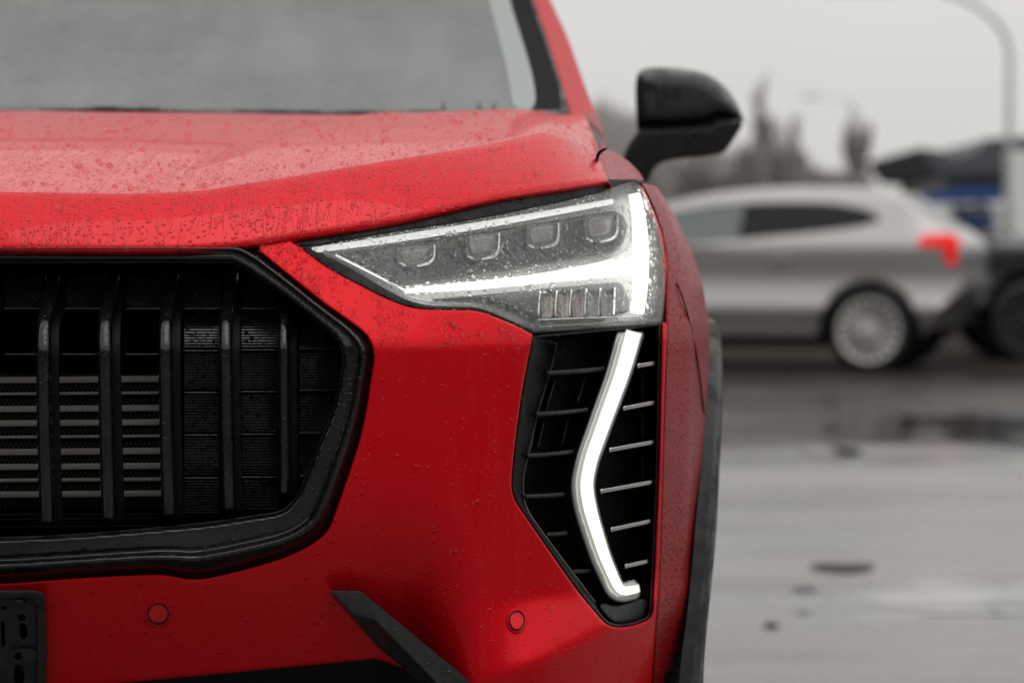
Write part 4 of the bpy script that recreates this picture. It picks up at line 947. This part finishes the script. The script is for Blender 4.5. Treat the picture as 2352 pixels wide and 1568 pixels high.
bxp('canopy_soffit', 2170, 2700, 398, 432, 61, 7, M_DGL)
prismp('fascia', [(2128, 444), (2200, 430), (2306, 427), (2306, 462), (2128, 468)], 58.8, 1.1, M_BLUE)
bxp('wall', 2190, 2700, 470, 575, 59.6, 6, M_WHT)
bxp('sign_board', 2196, 2284, 492, 524, 59.2, .3, M_BLUE)
bxp('pillar', 2318, 2372, 345, 610, 56.5, .5, M_WHT)
bxp('pillar', 2250, 2262, 462, 610, 62.6, .4, M_WHT)
for x0, x1 in ((2200, 2250), (2266, 2300), (2380, 2450)): bxp('window', x0, x1, 534, 565, 59.5, .05, M_DGL)
# low grey kerb far across the lot
def stone(px, py, r, lab, flat=.6, sxx=1.0, cat='stone', m=None):
    D = CH*F/(py-HY); c = P(px, py, D); rr = random.Random(int(px)); V = []; Fc = []
    for j in range(5):
        for k in range(9):
            t = math.pi*.5*j/4; a = 2*math.pi*k/9; q = r*(1+rr.uniform(-.16, .16)); V.append((c[0]+q*sxx*math.cos(t)*math.cos(a), D+q*math.cos(t)*math.sin(a), r*flat*math.sin(t)*rr.uniform(.85, 1.1)))
    for j in range(4):
        for k in range(9): Fc.append((j*9+k, j*9+(k+1) % 9, (j+1)*9+(k+1) % 9, (j+1)*9+k))
    tag(mesh(cat, V, Fc, m, smooth=True), lab, cat)
M_STN = mat('dark_wet_stone', (.03, .028, .026), .4)
stone(1770, 1441, .022, 'small dark stone on the wet asphalt, nearest to the red car', m=M_STN)
stone(1848, 1357, .030, 'flat dark clod on the asphalt just below the long dark smear', .3, 1.3, m=M_STN, cat='clod')
stone(1845, 1411, .018, 'tiny dark clod lying beyond the nearest stone', .3, 1.4, m=M_STN, cat='clod')
def patch(nm, px, py, rx, ry, m, h=.004, seed=0):
    D = CH*F/(py-HY); c = P(px, py, D); rr = random.Random(seed); n = 26; ph = [rr.uniform(0, 6) for _ in range(3)]
    V = [(c[0], D, h)]+[(c[0]+rx*math.cos(t)*(1+.12*math.sin(2*t+ph[0])+.10*math.sin(5*t+ph[1])), D+ry*math.sin(t)*(1+.2*math.sin(3*t+ph[2])), h) for t in np.linspace(0, 2*math.pi, n, endpoint=False)]
    tag(mesh(nm, V, [(0, 1+i, 1+(i+1) % n) for i in range(n)], m, smooth=False), kind='structure')
M_PAT = mat('crumbled_asphalt', (.055, .048, .038), .8, spec=.2); M_PUD = mat('standing_water', (.03, .03, .03), .02, spec=.5, coat=1, crough=.0); M_PUD.node_tree.nodes['Principled BSDF'].inputs['Coat IOR'].default_value = 2.0
patch('asphalt_scar', 1935, 1306, .105, .12, M_PAT, seed=2)
patch('puddle', 1905, 1038, .14, .35, M_PUD, seed=4)
patch('puddle', 2230, 1410, .16, .03, M_PUD, seed=6)
tag(mesh('kerb', *box(-20, 90, 45, 45.3, 0, .14), mat('kerb_concrete', (.25, .24, .23), .7)), kind='structure')

# ================================================================== WATER BEADS AS GEOMETRY
def beads(name, src, n, smin, smax, parent, keep=None, seed=1, flat=.75, stretch=1.0):
    me = src.data; r = np.random.default_rng(seed)
    V0 = np.array([v.co[:] for v in me.vertices]); T = []
    for p in me.polygons:
        v = p.vertices
        for k in range(1, len(v)-1): T.append((v[0], v[k], v[k+1]))
    T = np.array(T); A, B, C_ = V0[T[:, 0]], V0[T[:, 1]], V0[T[:, 2]]
    nn = np.cross(B-A, C_-A); ar = np.linalg.norm(nn, axis=1)/2; nn = nn/(2*ar[:, None]+1e-12)
    cen = (A+B+C_)/3; ok = (nn[:, 1] < -.02) | (nn[:, 2] > .2); nn = np.where((nn[:, 1] > 0)[:, None] & (nn[:, 2] < 0)[:, None], -nn, nn)
    ok &= cen[:, 0] > -.75
    if keep: ok &= keep(cen, nn)
    ph = r.uniform(0, 6.28, 12); kk = r.normal(0, 55, (12, 3)); fld = np.sin(cen@kk.T+ph).sum(1)/12**.5
    pr = ar*ok*np.exp(.75*fld); pr = pr/pr.sum(); idx = r.choice(len(T), n, p=pr)
    u, v = r.random(n), r.random(n); fl = u+v > 1; u[fl] = 1-u[fl]; v[fl] = 1-v[fl]
    pos = A[idx]+u[:, None]*(B-A)[idx]+v[:, None]*(C_-A)[idx]; nr_ = nn[idx]
    V = []; Fc = []; K = 8
    for p, nv in zip(pos, nr_):
        s = min(smax*1.25, smin*math.exp(r.normal(.35, .55))); pA, pB = r.uniform(0, 6.28, 2); wA = r.uniform(.05, .28)
        dwn = np.array([0, 0, -1.])-nv*(-nv[2]); dn_ = np.linalg.norm(dwn); dwn = dwn/dn_ if dn_ > .05 else np.array([1., 0, 0]); rt = np.cross(nv, dwn)
        b = len(V); st_ = 1+(stretch-1)*r.random()
        for lev, (rr, hh) in enumerate(((1, -.05), (.86, .45), (.5, .85))):
            for k in range(K):
                a = 2*math.pi*k/K; jx = 1+wA*math.sin(2*a+pA)+.10*math.sin(3*a+pB); ca = math.cos(a)
                V.append(p+s*rr*jx*(ca*(st_ if ca < 0 else 1.0)*dwn+math.sin(a)*rt)+nv*s*hh*flat)
        V.append(p+nv*s*flat)
        for lev in range(2):
            for k in range(K): q = (k+1) % K; Fc.append((b+lev*K+k, b+lev*K+q, b+(lev+1)*K+q, b+(lev+1)*K+k))
        for k in range(K): Fc.append((b+2*K+k, b+2*K+(k+1) % K, b+3*K))
    return mesh(name, V, Fc, M_WATER, parent, kind='stuff')
beads('water_drops', bonnet, 1500, .0009, .0042, car, keep=lambda c, n: (c[:, 1] < 3.1), seed=2, stretch=1.4)
beads('water_drops', bumper, 900, .0009, .0038, car, seed=3, stretch=1.6, keep=lambda c, n: (c[:, 2] > .86))
beads('water_drops', bumper, 150, .0007, .0024, car, seed=4, stretch=2.6, keep=lambda c, n: (c[:, 2] < .87))
beads('water_drops', lens, 700, .0006, .0028, gask, seed=5, stretch=1.8)
beads('water_drops', surround, 350, .0004, .0016, surround, seed=6, stretch=1.5)
c = P(1582, 371, 3.86); V, Fc = [], []
for j in range(9):
    for k in range(12):
        t = math.pi*j/8; a = 2*math.pi*k/12; V.append((c[0]+.0042*math.sin(t)*math.cos(a), c[1]+.0042*math.sin(t)*math.sin(a), c[2]+.0050*math.cos(t)))
for j in range(8):
    for k in range(12): Fc.append((j*12+k, (j+1)*12+k, (j+1)*12+(k+1) % 12, j*12+(k+1) % 12))
mesh('hanging_drop', V, Fc, M_WATER, mir)
